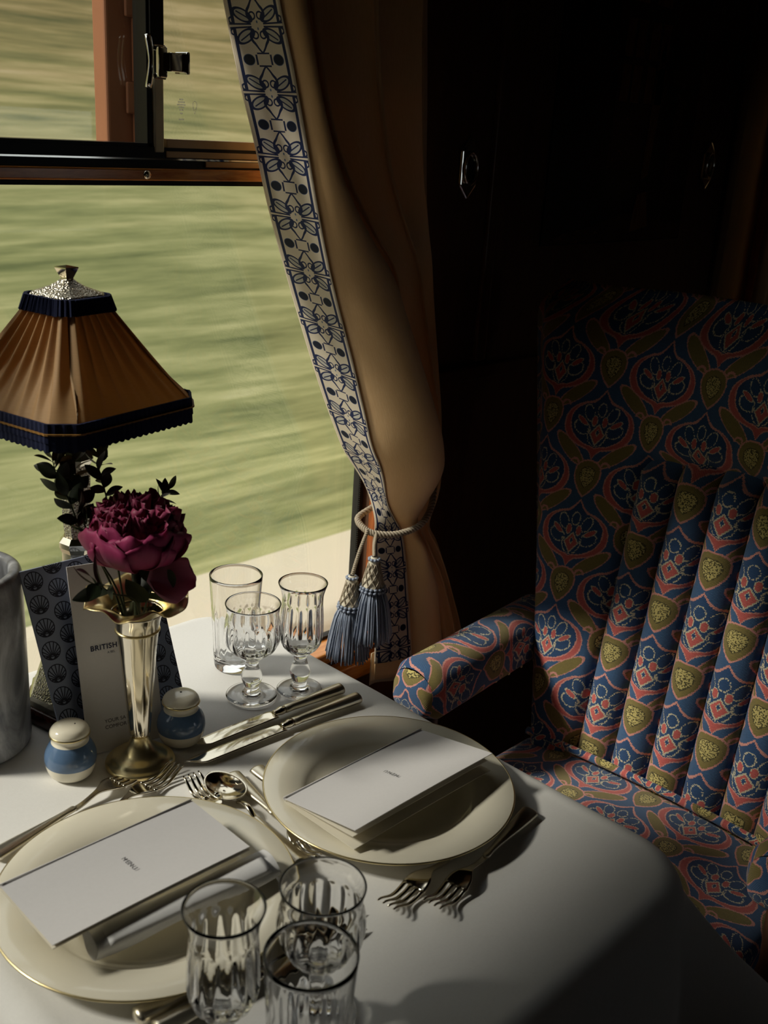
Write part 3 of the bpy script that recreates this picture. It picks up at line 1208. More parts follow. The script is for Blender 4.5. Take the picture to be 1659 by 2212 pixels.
def glass_body(outer, inner, mod_o, n=96):
    b = MB()
    pr = refine(outer, 4)
    rim_o, rim_i = outer[-1], inner[0]
    rim = [((rim_o[0] + rim_i[0]) / 2 + (rim_o[0] - rim_i[0]) / 2 * cos(w), rim_o[1] + (rim_o[0] - rim_i[0]) / 2 * sin(w)) for w in (pi / 4, pi / 2, 3 * pi / 4)]
    pi_ = refine(inner, 4)
    full = pr + rim + pi_
    no = len(pr)
    def mod(t, k, r, z):
        if k < no:
            return mod_o(t, k, r, z)
        return (r, z)
    full[0] = (0, full[0][1])
    full[-1] = (0, full[-1][1])
    b.add(*lathe(full, n, mod))
    return b


def make_tumbler(label, loc):
    t = thing('tumbler_glass', label, 'tumbler', loc, 0, 'cut glass tumblers')
    outer = [(0, 0), (0.0235, 0), (0.0258, 0.0015), (0.0268, 0.006), (0.0285, 0.034), (0.0305, 0.075), (0.0322, 0.108), (0.0335, 0.1280)]
    inner = [(0.0320, 0.1280), (0.0305, 0.108), (0.0286, 0.075), (0.0262, 0.034), (0.0240, 0.016), (0.018, 0.0125), (0, 0.0120)]
    glass_body(outer, inner, flute_mod(20, 0.035, 0.012, 0.080, 0.01)).build('glass_wall', M['glass'], t)
    return t


STEM = lambda fr: [(0, 0.0), (fr - 0.001, 0.0), (fr, 0.0012), (fr - 0.0005, 0.0022), (fr * 0.6, 0.0040), (0.011, 0.0062), (0.0092, 0.010), (0.0085, 0.0135),
                   (0.0105, 0.0175), (0.0128, 0.024), (0.0125, 0.030), (0.0095, 0.037), (0.0082, 0.043), (0.0090, 0.049)]


def make_wine(label, loc):
    t = thing('wine_glass', label, 'wine glass', loc, 0, 'fluted stem glasses')
    outer = STEM(0.0315) + [(0.0165, 0.0555), (0.027, 0.064), (0.0335, 0.076), (0.0350, 0.088), (0.0338, 0.100), (0.0318, 0.108), (0.0318, 0.116), (0.0335, 0.1245)]
    inner = [(0.0321, 0.1245), (0.0303, 0.116), (0.0303, 0.108), (0.0318, 0.100), (0.0326, 0.088), (0.0308, 0.077), (0.024, 0.0665), (0.012, 0.0605), (0, 0.0592)]
    glass_body(outer, inner, flute_mod(16, 0.05, 0.052, 0.106, 0.008)).build('bowl', M['glass'], t)
    return t


def make_flute(label, loc):
    t = thing('flute_glass', label, 'flute glass', loc, 0, 'fluted stem glasses')
    outer = STEM(0.0285) + [(0.0150, 0.0545), (0.0225, 0.062), (0.0265, 0.075), (0.0270, 0.090), (0.0262, 0.108), (0.0252, 0.122), (0.0258, 0.132), (0.0300, 0.1460)]
    inner = [(0.0286, 0.1460), (0.0244, 0.132), (0.0238, 0.122), (0.0246, 0.108), (0.0250, 0.090), (0.0244, 0.077), (0.0195, 0.0655), (0.010, 0.0595), (0, 0.0582)]
    glass_body(outer, inner, flute_mod(14, 0.055, 0.052, 0.126, 0.008)).build('bowl', M['glass'], t)
    return t


make_tumbler('straight clear tumbler behind the wine glass at the window edge of the table', (0.766, 0.966, 0.0012))
make_wine('stemmed wine glass by the window, in front of the tumbler', (0.7345, 0.893, 0.0012))
make_flute('tall flute glass by the window, beside the curtain tassels', (0.789, 0.866, 0.0012))
make_flute('blurred tall flute glass at the photo bottom, overlapping the plate with the napkin', (0.375, 0.4815, 0.0012))
make_wine('blurred wine glass at the photo bottom, below the spoon handle', (0.461, 0.471, 0.0012))
make_tumbler('blurred tumbler at the photo bottom, in front of the wine glass', (0.4045, 0.4215, 0.0012))


# ------------------------------------------------------------------ shakers
def make_shaker(label, loc, holes):
    t = thing('shaker', label, 'shaker', loc, 0, 'blue banded shakers')
    MB().add(*lathe(refine([(0, 0), (0.0195, 0.0), (0.0225, 0.002), (0.0252, 0.0085), (0.0265, 0.0150)], 4), 48)).build('foot', M['porcelain'], t)
    MB().add(*lathe(refine([(0.0265, 0.0150), (0.0272, 0.0200), (0.0262, 0.0275), (0.0225, 0.0355), (0.0195, 0.0395)], 4), 48)).build('blue_band', M['blue_glaze'], t)
    MB().add(*lathe(refine([(0.0195, 0.0395), (0.0180, 0.0420), (0.0188, 0.0450), (0.0208, 0.0480)], 3), 48)).build('neck', M['porcelain'], t)
    MB().add(*lathe([(0.0208, 0.0476), (0.0213, 0.0483), (0.0213, 0.0492), (0.0206, 0.0500)], 48)).build('gilt_line', M['gold'], t)
    MB().add(*lathe(refine([(0.0206, 0.0496), (0.0200, 0.0530), (0.0165, 0.0570), (0.0095, 0.0595), (0, 0.0602)], 4), 48)).build('cap', M['porcelain'], t)
    hb_ = MB()
    for hx, hy in holes:
        v_, f_ = lathe([(0, 0.0003), (0.0012, 0.0003), (0.0012, -0.0008), (0, -0.0008)], 12)
        hb_.add([(x + hx, y + hy, z + 0.0601 - (hx * hx + hy * hy) * 14) for x, y, z in v_], f_)
    hb_.build('pour_holes', M['hole'], t)
    return t


make_shaker('blue and cream shaker with three holes, beside the marble cooler', (0.486, 0.889, 0.001), [(0.004, -0.004), (0.003, 0.008), (-0.008, 0.001)])
make_shaker('blue and cream shaker with one hole, to the side of the vase by the knives', (0.6125, 0.868, 0.001), [(0, 0)])

# ------------------------------------------------------------------ marble wine cooler
mc = thing('wine_cooler', 'grey marble bottle cooler at the photo left edge', 'cooler', (0.432, 1.012, 0.001))
MB().add(*lathe(refine([(0, 0), (0.060, 0.0), (0.0655, 0.004), (0.066, 0.02), (0.066, 0.198), (0.0645, 0.205), (0.060, 0.208), (0.054, 0.206), (0.052, 0.198), (0.052, 0.02), (0, 0.014)], 2), 64)).build('cylinder', M['marble'], mc)

# ------------------------------------------------------------------ booklet and card leaning on the lamp
def leaning(name, label, base_l, base_r, top_l, H, th, mat, cat):
    bl, br = Vector(base_l), Vector(base_r)
    ux = (br - bl).normalized()
    up = (Vector(top_l) - bl).normalized()
    Wd = (br - bl).length
    nrm = ux.cross(up)
    t = thing(name, label, cat, tuple((bl + br) / 2))
    b = MB()
    vs = []
    uvs = []
    for k in (0, 1):
        for j in (0, 1):
            for i in (0, 1):
                vs.append(tuple(ux * ((i - 0.5) * Wd) + up * (j * H) - nrm * (k * th)))
                uvs.append((i * Wd, j * H))
    b.add(vs, [(0, 1, 3, 2), (4, 6, 7, 5), (0, 4, 5, 1), (2, 3, 7, 6), (0, 2, 6, 4), (1, 5, 7, 3)], uvs)
    b.build('cover', mat, t, smooth=False)
    return t, ux, up, nrm, Wd


sb, ux, up, nrm, Wd = leaning('shell_booklet', 'blue booklet printed with fan shells, standing behind the white card', (0.499, 0.9215, 0.001), (0.655, 0.9155, 0.001), (0.482, 0.970, 0.205), 0.212, 0.003, M['shell'], 'booklet')
wc, ux, up, nrm, Wd = leaning('white_card', 'white upright card with small dark print, standing behind the trumpet vase', (0.516, 0.9040, 0.001), (0.600, 0.8830, 0.001), (0.525, 0.950, 0.205), 0.212, 0.0012, M['card'], 'card')
rotm = Matrix((ux, up, nrm)).transposed().to_euler()
base = Vector(((0, 0, 0)))
def on_card(u_, v_):
    return tuple(ux * u_ + up * v_ + nrm * 0.0004)
lettering('BRITISH', 0.0080, M['inkblue'], wc, on_card(-0.0135, 0.118), rotm, spacing=1.1, bold=0.00022)
lettering('A BEL', 0.0035, M['inkblue'], wc, on_card(-0.006, 0.111), rotm)
lettering('YOUR SA', 0.0058, M['ink'], wc, on_card(-0.010, 0.034), rotm)
lettering('COMFOR', 0.0058, M['ink'], wc, on_card(-0.010, 0.027), rotm)

# ------------------------------------------------------------------ lamp
lamp = thing('table_lamp', 'table lamp with pleated ochre shade, navy braid and silver stem', 'lamp', (0.568, 1.000, 0.001), radians(11))


def octo(prof, n=8):
    vs, fs = lathe(prof, n)
    c, s = cos(pi / n), sin(pi / n)
    return [(x * c - y * s, x * s + y * c, z) for x, y, z in vs], fs


MB().add(*octo([(0, 0), (0.070, 0), (0.070, 0.014), (0.067, 0.018), (0, 0.018)])).build('plinth', M['plinth'], lamp, smooth=False, bevel=0.0015)
MB().add(*octo([(0.065, 0.018), (0.065, 0.026), (0.061, 0.030), (0.0, 0.030)])).build('base_step', M['silver'], lamp, smooth=False)
MB().add(*octo([(0.062, 0.030), (0.060, 0.033), (0.050, 0.062), (0.032, 0.082), (0.026, 0.090), (0.0, 0.092)])).build('hammered_base', M['hammered'], lamp, smooth=False)
MB().add(*octo([(0.026, 0.090), (0.022, 0.100), (0.0195, 0.12), (0.0185, 0.20), (0.021, 0.206), (0.021, 0.212), (0.016, 0.218), (0.0, 0.219)])).build('stem', M['silver'], lamp, smooth=False)
MB().add(*octo([(0.014, 0.216), (0.0155, 0.232), (0.018, 0.305), (0.0, 0.306)])).build('hammered_panels', M['hammered'], lamp, smooth=False)
MB().add(*octo([(0.018, 0.303), (0.022, 0.310), (0.020, 0.318), (0.017, 0.326), (0.0185, 0.345), (0.012, 0.352), (0.006, 0.372), (0.006, 0.482), (0, 0.484)])).build('collar', M['silver'], lamp, smooth=False)


def sq_outline(s, half, ch):
    """s in 0..1 round a chamfered square of given half width; returns (x, y) and outward normal"""
    pts = []
    h, c = half, ch
    pts = [(h, -h + c), (h, h - c), (h - c, h), (-h + c, h), (-h, h - c), (-h, -h + c), (-h + c, -h), (h - c, -h)]
    ls = []
    for i in range(8):
        a, b_ = pts[i], pts[(i + 1) % 8]
        ls.append(sqrt((a[0] - b_[0]) ** 2 + (a[1] - b_[1]) ** 2))
    # fixed shares, so that every height uses the same parameter per corner
    sh = [0.222, 0.028] * 4
    acc = 0
    for i in range(8):
        if s <= acc + sh[i] or i == 7:
            f = min(1, max(0, (s - acc) / sh[i]))
            a, b_ = pts[i], pts[(i + 1) % 8]
            d = (b_[0] - a[0], b_[1] - a[1])
            L = max(1e-9, sqrt(d[0] ** 2 + d[1] ** 2))
            return (a[0] + d[0] * f, a[1] + d[1] * f, d[1] / L, -d[0] / L)
        acc += sh[i]


SHZ0, SHZ1 = 0.378, 0.478


def shade_pt(a, q):
    half = 0.0985 + (0.033 - 0.0985) * q ** 0.94
    x, y, nx, ny = sq_outline(a, half, half * 0.19 + 0.002)
    ph = a * 28
    tri = abs((ph % 1.0) - 0.42) * 2
    saw = (1 - smooth(0.0, 0.75, tri))
    amp = 0.010 * (0.22 + 0.78 * smooth(0.02, 0.5, q)) * (1 - 0.35 * q)
    off = -amp * (1 - saw)
    return (x + nx * off, y + ny * off, SHZ0 + (SHZ1 - SHZ0) * q)


b = MB().add(*grid(576, 30, shade_pt, lambda a, q: (a * 0.75, q * 0.14), wrap_u=True))
b.build('shade', M['shade'], lamp, solid=0.0006)


def ring_band(h0, c0, z0, h1, c1, z1, th, name, mat, n=240, scal=0.0, rib=0.0):
    def pt(a, q):
        # q runs round a rectangular section
        seg = q * 4
        o, z = [(0, 0), (1, 0), (1, 1), (0, 1), (0, 0)][int(round(seg))]
        half = h0 + (h1 - h0) * z
        x, y, nx, ny = sq_outline(a, half, c0 + (c1 - c0) * z)
        k = th * o + (rib * (0.5 + 0.5 * sin(a * 2 * pi * 110)) if o else 0)
        zz = z0 + (z1 - z0) * z
        if z == 0:
            zz -= scal * abs(sin(a * pi * 84))
        return (x + nx * k, y + ny * k, zz)
    return MB().add(*grid(n, 4, pt, wrap_u=True)).build(name, mat, lamp, smooth=False)


ring_band(0.0985, 0.021, 0.362, 0.0975, 0.021, 0.381, 0.002, 'lower_braid', M['navybraid'], 480, 0.0, 0.0008)
ring_band(0.0988, 0.021, 0.3545, 0.0985, 0.021, 0.3625, 0.0012, 'scalloped_edging', M['navybraid'], 480, 0.0022, 0.0006)
ring_band(0.0996, 0.0212, 0.3702, 0.0996, 0.0212, 0.3716, 0.0022, 'gold_stitching', M['goldthread'], 480, 0.0004, 0.0005)
ring_band(0.0375, 0.011, 0.471, 0.0330, 0.010, 0.486, 0.0028, 'upper_braid', M['navybraid'], 480, 0.0010, 0.0012)
b = MB()
for (h0, z0), (h1, z1) in zip([(0.031, 0.484), (0.030, 0.487), (0.014, 0.494), (0.008, 0.4985)], [(0.030, 0.487), (0.014, 0.494), (0.008, 0.4985), (0.0055, 0.501)]):
    b.add(*grid(32, 1, lambda a, q: (lambda o: (o[0], o[1], z0 + (z1 - z0) * q))(sq_outline(a, h0 + (h1 - h0) * q, (h0 + (h1 - h0) * q) * 0.3)), wrap_u=True))
b.build('cap', M['hammered'], lamp, smooth=False)
b = MB()
fp = [(0.0048, 0.498), (0.0050, 0.502), (0.0092, 0.512), (0.0092, 0.5132), (0.0001, 0.515)]
for (h0, z0), (h1, z1) in zip(fp, fp[1:]):
    b.add(*grid(4, 1, lambda a, q: ((h0 + (h1 - h0) * q) * 1.3 * cos(2 * pi * a + pi / 4), (h0 + (h1 - h0) * q) * 1.3 * sin(2 * pi * a + pi / 4), z0 + (z1 - z0) * q), wrap_u=True))
b.build('finial', M['silver'], lamp, smooth=False)

# ------------------------------------------------------------------ trumpet vase
VX, VY = 0.551, 0.857
vase = thing('trumpet_vase', 'silver trumpet vase with ruffled gilt rim holding a peony', 'vase', (VX, VY, 0.001))
MB().add(*lathe(refine([(0, 0), (0.036, 0), (0.0375, 0.002), (0.0365, 0.005), (0.032, 0.0075), (0.030, 0.010), (0.0285, 0.0115), (0.020, 0.016), (0.0135, 0.024), (0.0105, 0.031), (0.0095, 0.036)], 3), 64)).build('foot', M['gold'], vase)
MB().add(*lathe(refine([(0.0095, 0.0355), (0.0105, 0.040), (0.0135, 0.080), (0.0175, 0.130), (0.0205, 0.158), (0.0225, 0.172), (0.0262, 0.184)], 4), 64, lambda t, k, r, z: (r * (1 + 0.012 * cos(10 * t) * (1 - smooth(0.12, 0.15, z))), z))).build('body', M['silver'], vase, solid=0.0008)
MB().add(*lathe([(0.0215 + 0.0019 * cos(w), 0.1625 + 0.0016 * sin(w)) for w in [2 * pi * k / 10 for k in range(10)]], 64, closed=True)).build('collar', M['gold'], vase)


def ruf(t, k, r, z):
    f = smooth(0.028, 0.053, r)
    return (r * (1 + 0.05 * f * cos(6 * t + 0.6)), z + f * (0.0042 * sin(6 * t + 0.6) + 0.0012 * sin(13 * t)) - f * f * 0.003)


MB().add(*lathe(refine([(0.0255, 0.183), (0.031, 0.190), (0.040, 0.198), (0.049, 0.202), (0.054, 0.202)], 5), 112, ruf)).build('ruffled_rim', M['gold'], vase, solid=0.0009)

# ------------------------------------------------------------------ peony
peony = thing('peony', 'deep magenta peony bloom standing in the trumpet vase', 'flower', (VX, VY, 0.001))
CZ = 0.232
MB().add(*tube([(0, 0, 0.06), (0.001, 0.001, 0.14), (0.0, 0.0, 0.20), (0, 0, CZ + 0.002)], [0.003, 0.0032, 0.0034, 0.006], 10)).build('stem', M['stem'], peony)


def petal_mesh(L, W0, cup, ruffle, seed, curl=0.0):
    rnd = random.Random(seed)
    ph = [rnd.uniform(0, 6.28) for _ in range(4)]
    def fn(a, q):
        x = (a - 0.5) * 2
        w = W0 * interp([(0, 0.30), (0.3, 0.78), (0.65, 1.0), (0.88, 0.94), (1, 0.62)], q)
        ang = cup * q
        # arc in the r-z plane
        if abs(cup) > 1e-3:
            r = L / cup * sin(ang)
            z = L / cup * (1 - cos(ang))
        else:
            r, z = L * q, 0
        edge = ruffle * q ** 2 * (sin(5 * x + ph[0]) * 0.6 + sin(11 * x + ph[1]) * 0.4)
        notch = -0.05 * L * q ** 3 * (0.5 + 0.5 * sin(9 * x + ph[2])) - 0.14 * L * q ** 3 * x * x
        nr, nz = -sin(ang), cos(ang)
        side = 0.33 * W0 * x * x * q
        return (r + nr * (edge + side) + cos(ang) * notch, w * x, z + nz * (edge + side) + sin(ang) * notch)
    return grid(12, 12, fn)


def petal(name_mat, L, W0, cup, tilt, az, z0, ruffle, seed, r0=0.004):
    L, W0 = L * 0.86, W0 * 0.90
    b_ = MB().add(*petal_mesh(L, W0, cup, ruffle, seed))
    b_.xf(Matrix.Translation((0, 0, z0)) @ Matrix.Rotation(az, 4, 'Z') @ Matrix.Translation((r0, 0, 0)) @ Matrix.Rotation(-tilt, 4, 'Y'))
    return b_.build('petal', M[name_mat], peony, solid=0.0004)


rp = random.Random(3)
for k in range(8):
    petal('petal', 0.090 + rp.uniform(-0.004, 0.005), 0.047, 1.95, radians(-8 + rp.uniform(-7, 7)), 2 * pi * k / 8 + rp.uniform(-0.15, 0.15), CZ + 0.004, 0.0035, k)
for k in range(8):
    petal('petal', 0.082 + rp.uniform(-0.005, 0.004), 0.041, 1.85, radians(6 + rp.uniform(-6, 6)), 2 * pi * (k + 0.5) / 8 + rp.uniform(-0.2, 0.2), CZ + 0.008, 0.004, 20 + k)
for ring, (n, L, W0, tilt, cup, r0) in enumerate([(13, 0.080, 0.021, 30, 1.1, 0.008), (13, 0.083, 0.019, 46, 0.75, 0.010), (12, 0.084, 0.017, 58, 0.5, 0.010), (9, 0.085, 0.016, 70, 0.3, 0.008), (6, 0.084, 0.015, 81, 0.15, 0.003)]):
    for k in range(n):
        petal('petal_in', L + rp.uniform(-0.006, 0.006), W0, cup, radians(tilt + rp.uniform(-8, 8)), 2 * pi * k / n + rp.uniform(-0.25, 0.25), CZ + 0.004, 0.0065, 50 + ring * 20 + k, r0)
# the loose petal falling at the side
b = MB().add(*petal_mesh(0.052, 0.024, 0.45, 0.002, 300))
pd, pn = Vector((0.68, -0.70, -0.20)).normalized(), Vector((-0.62, -0.50, 0.60))
py_ = pn.cross(pd).normalized()
b.xf(Matrix.Translation((0.004, -0.016, CZ - 0.004)) @ Matrix((pd, py_, pd.cross(py_))).transposed().to_4x4())
dp = b.build('petal', M['petal_pale'], peony, solid=0.0004)
dp['label'] = 'pale drooping petal'


# ------------------------------------------------------------------ greenery
def leaf_mb(L, Wd, bend, fold=0.15):
    def fn(a, q):
        x = (a - 0.5) * 2
        w = Wd * sin(pi * min(0.995, 0.04 + 0.955 * q)) ** 0.8
        return (L * q, w * x, -bend * q * q * L + fold * abs(x) * w)
    return grid(6, 10, fn)


def frame_from(d, roll):
    d = Vector(d).normalized()
    a = d.cross(Vector((0, 0, 1)))
    if a.length < 1e-3:
        a = Vector((0, 1, 0))
    a.normalize()
    m_ = Matrix((d, a, d.cross(a))).transposed().to_4x4()
    return m_ @ Matrix.Rotation(roll, 4, 'X')


def sprig(label, pts, nleaf, L, Wd, seed, start=0.3, name='leafy_sprig'):
    t = thing(name, label, 'foliage', (VX, VY, 0.001), 0, 'green sprigs in the trumpet vase')
    P_ = [Vector((p[0] - VX, p[1] - VY, p[2])) for p in pts]
    n = len(P_)
    def pos(s):
        return Vector([interp([(i / (n - 1), p[c]) for i, p in enumerate(P_)], s) for c in range(3)])
    MB().add(*tube([pos(i / 24) for i in range(25)], [0.0013 - 0.0008 * i / 24 for i in range(25)], 6)).build('stem', M['stem'], t)
    rnd = random.Random(seed)
    for k in range(nleaf):
        s = start + (1 - start) * k / max(1, nleaf - 1)
        p = pos(s)
        tg = (pos(min(1, s + 0.02)) - pos(max(0, s - 0.02))).normalized()
        az = k * 2.4 + rnd.uniform(-0.4, 0.4)
        side = tg.cross(Vector((0.3, 0.5, 0.8))).normalized()
        side2 = tg.cross(side)
        d = tg * (0.75 if s < 0.98 else 2.0) + side * cos(az) + side2 * sin(az)
        b_ = MB().add(*leaf_mb(L * rnd.uniform(0.8, 1.1), Wd, rnd.uniform(0.1, 0.4)))
        b_.xf(Matrix.Translation(p) @ frame_from(d, rnd.uniform(0, 3)))
        b_.build('leaf', M['leaf'], t)
    return t


def V3(px, py, y):
    """a point on the plane Y = y seen through a given spot of the window side"""
    d = Rm @ Vector(((px - 829.5) / 2290, -(py - 1106) / 2290, -1))
    t = y / d.y
    return Vector((d.x * t, y, 0.67 + d.z * t))


root_p = (VX, VY + 0.004, 0.11)
sprig('long leafy sprig rising beside the lamp stem under the shade', [root_p, (VX - 0.012, VY + 0.014, 0.20), V3(185, 1170, 0.895), V3(154, 1095, 0.905), V3(125, 1035, 0.925), V3(112, 990, 0.935)], 22, 0.026, 0.0062, 1, 0.42)
sprig('shorter dark sprig against the hammered lamp stem', [root_p, (VX - 0.010, VY + 0.02, 0.19), V3(190, 1160, 0.89), V3(178, 1090, 0.905), V3(165, 1035, 0.925), V3(160, 990, 0.935)], 16, 0.022, 0.0065, 2, 0.42)
sprig('thin sprig rising above the bloom, clear of the lamp stem', [root_p, (VX - 0.004, VY + 0.022, 0.20), V3(238, 1120, 0.885), V3(226, 1060, 0.905), V3(214, 1015, 0.925), V3(212, 985, 0.935)], 14, 0.021, 0.0055, 3, 0.55)
sprig('small leafy tip showing behind the bloom, on the side of the glasses', [root_p, (VX + 0.012, VY + 0.018, 0.20), V3(330, 1120, 0.90), V3(345, 1085, 0.90), V3(362, 1058, 0.90)], 9, 0.018, 0.004, 4, 0.72)
sprig('sprig of pointed leaves drooping over the vase rim towards the marble cooler', [(VX, VY - 0.004, 0.12), (VX - 0.006, VY - 0.010, 0.195), V3(245, 1285, 0.835), V3(220, 1270, 0.830), V3(205, 1262, 0.828)], 8, 0.034, 0.0075, 5, 0.55)
sprig('broad leaves below the bloom inside the gilt rim', [(VX, VY, 0.12), (VX + 0.004, VY - 0.006, 0.18), (VX + 0.008, VY - 0.012, 0.205), (VX + 0.016, VY - 0.016, 0.222)], 8, 0.036, 0.010, 6, 0.5)

# ------------------------------------------------------------------ curtain
cur = thing('curtain', 'ochre silk curtain with a blue embroidered border, tied back beside the chair', 'curtain', (0, 0, 0))
Lz = [(-0.187, 1.15), (-0.1, 1.146), (-0.022, 1.138), (0.03, 1.128), (0.075, 1.118), (0.141, 1.119), (0.208, 1.082), (0.286, 1.042), (0.358, 1.009), (0.465, 0.964), (0.563, 0.926), (0.642, 0.901), (0.713, 0.876), (0.795, 0.852), (1.02, 0.79)]
Bz = [(-0.187, 1.222), (-0.055, 1.199), (0.03, 1.182), (0.066, 1.165), (0.102, 1.138), (0.227, 1.048), (0.299, 1.019), (0.373, 0.991), (0.48, 0.948), (0.572, 0.918), (0.642, 0.898), (0.722, 0.874), (0.792, 0.85), (1.02, 0.784)]
Fz = [(-0.187, 1.3), (-0.05, 1.26), (0.03, 1.215), (0.085, 1.192), (0.12, 1.195), (0.184, 1.183), (0.245, 1.171), (0.299, 1.144), (0.364, 1.113), (0.432, 1.085), (0.484, 1.064), (0.523, 1.025), (0.576, 0.975), (0.631, 0.936), (0.734, 0.897), (1.02, 0.837)]
Rz = [(-0.187, 1.382), (-0.104, 1.345), (0.017, 1.285), (0.072, 1.240), (0.092, 1.234), (0.124, 1.240), (0.241, 1.230), (0.459, 1.203), (0.653, 1.180), (0.828, 1.160), (1.02, 1.150)]
ZT, ZB = 1.02, -0.205


def cur_row(z):
    xl, xb, xf, xr = interp(Lz, z), interp(Bz, z), interp(Fz, z), interp(Rz, z)
    tie = math.exp(-((z - 0.085) / 0.035) ** 2)
    below = 1 - smooth(0.04, 0.10, z)
    return xl, xb, xf, xr, tie, below


def cur_pt(s, z):
    """s: 0..0.25 border, 0.25..0.6 first big fold, 0.6..1 rear folds"""
    xl, xb, xf, xr, tie, below = cur_row(z)
    upb = smooth(0.08, 0.22, z)
    yl, yb = 1.078 - 0.012 * tie + 0.032 * upb, 1.058 - 0.010 * tie - 0.053 * upb
    up_ = smooth(0.12, 0.7, z)
    if s <= 0.25:
        f = s / 0.25
        return (xl + (xb - xl) * f, yl + (yb - yl) * f - 0.004 * sin(pi * f), z)
    if s <= 0.6:
        f = (s - 0.25) / 0.35
        if below > 0.5:
            bul = 0.030 * below
        else:
            bul = 0.020 + 0.048 * math.exp(-((z - 0.30) / 0.20) ** 2)
        bul *= (1 - 0.45 * tie)
        x = xb + (xf - xb) * (f if f < 1 else 1)
        x += (xf - xb) * 0.05 * sin(pi * f)
        y = yb + (1.062 - yb) * smooth(0.55, 1.0, f) - bul * sin(pi * f ** 0.8) - 0.0022 * sin(26 * z + 3 * f) * sin(pi * f) * (1 - up_)
        return (x, y, z)
    f = (s - 0.6) / 0.4
    n = 3
    xr += 0.040 * (1 - below)
    w = (xr - xf)
    am = min(0.022, 0.30 * w) * (1 - 0.6 * tie)
    x = xf + w * f + 0.22 * w / n * sin(2 * pi * n * f)
    y = 1.058 - am * (0.5 - 0.5 * cos(2 * pi * n * f)) + 0.010 * f + 0.042 * smooth(0.55, 1.0, f) * (1 - 0.5 * tie) + 0.004 * sin(9 * z + 4 * f)
    return (x, min(y, 1.109), z)


NZ = 130
b = MB().add(*grid(150, NZ, lambda a, q: cur_pt(a, ZB + (ZT - ZB) * q), lambda a, q: (q * 1.2, a * 0.6)))
b.build('panel', M['silk'], cur, solid=0.0016)


def arc_v(z):
    # length along the border between the bottom and z, in repeats
    n = 80
    L = 0
    p0 = None
    for k in range(n + 1):
        zz = -0.17 + (z + 0.17) * k / n
        p = Vector(cur_pt(0.12, zz))
        if p0 is not None:
            L += (p - p0).length
        p0 = p
    return L


BZ0 = -0.172
AV = [(BZ0 + (ZT - BZ0) * k / 60, arc_v(BZ0 + (ZT - BZ0) * k / 60)) for k in range(61)]


def border_pt(a, q):
    z = BZ0 + (ZT - BZ0) * q
    p = Vector(cur_pt(a * 0.25, z))
    p2 = Vector(cur_pt(a * 0.25 + 0.01, z)) if a < 0.96 else p
    return (p.x - 0.0040, p.y - 0.0030, p.z)


b = MB().add(*grid(16, 160, border_pt, lambda a, q: (a, interp(AV, BZ0 + (ZT - BZ0) * q) / 0.0755 + 0.22)))
bo = b.build('embroidered_border', M['border'], cur, solid=0.001)
bo['label'] = 'ivory border with navy scrollwork and dots'
b = MB().add(*grid(20, 6, lambda a, q: (1.150 + 0.05 * a, 1.088 - 0.012 * a + 0.004 * sin(5 * a), -0.160 - 0.060 * q)))
b.build('hem', M['lining'], cur, solid=0.0012)

# tieback with two tassels
tb = thing('curtain_tieback', 'twisted cord tieback with two blue grey tassels on the curtain', 'tieback', (0, 0, 0))
path = [(1.300, 1.128, 0.175), (1.262, 1.085, 0.150), (1.232, 1.050, 0.125), (1.205, 1.030, 0.103), (1.175, 1.020, 0.088), (1.150, 1.024, 0.080), (1.125, 1.036, 0.076), (1.104, 1.056, 0.077), (1.100, 1.076, 0.082), (1.112, 1.098, 0.088), (1.150, 1.104, 0.096)]


def path_pos(P_, s):
    n = len(P_)
    return Vector([interp([(i / (n - 1), p[c]) for i, p in enumerate(P_)], s) for c in range(3)])


def rope(P_, n, R_, r, turns):
    b_ = MB()
    pts = [path_pos(P_, k / n) for k in range(n + 1)]
    ups = Vector((0, 0, 1))
    for st in range(3):
        out = []
        for k, p in enumerate(pts):
            tg = (pts[min(n, k + 1)] - pts[max(0, k - 1)]).normalized()
            a = tg.cross(ups)
            if a.length < 0.2:
                a = tg.cross(Vector((0, 1, 0)))
            a.normalize()
            c = tg.cross(a)
            w = 2 * pi * (turns * k / n + st / 3)
            out.append(p + a * (R_ * cos(w)) + c * (R_ * sin(w)))
        b_.add(*tube(out, r, 6))
    return b_


rope(path, 220, 0.0032, 0.0024, 19).build('cord', M['cord'], tb)


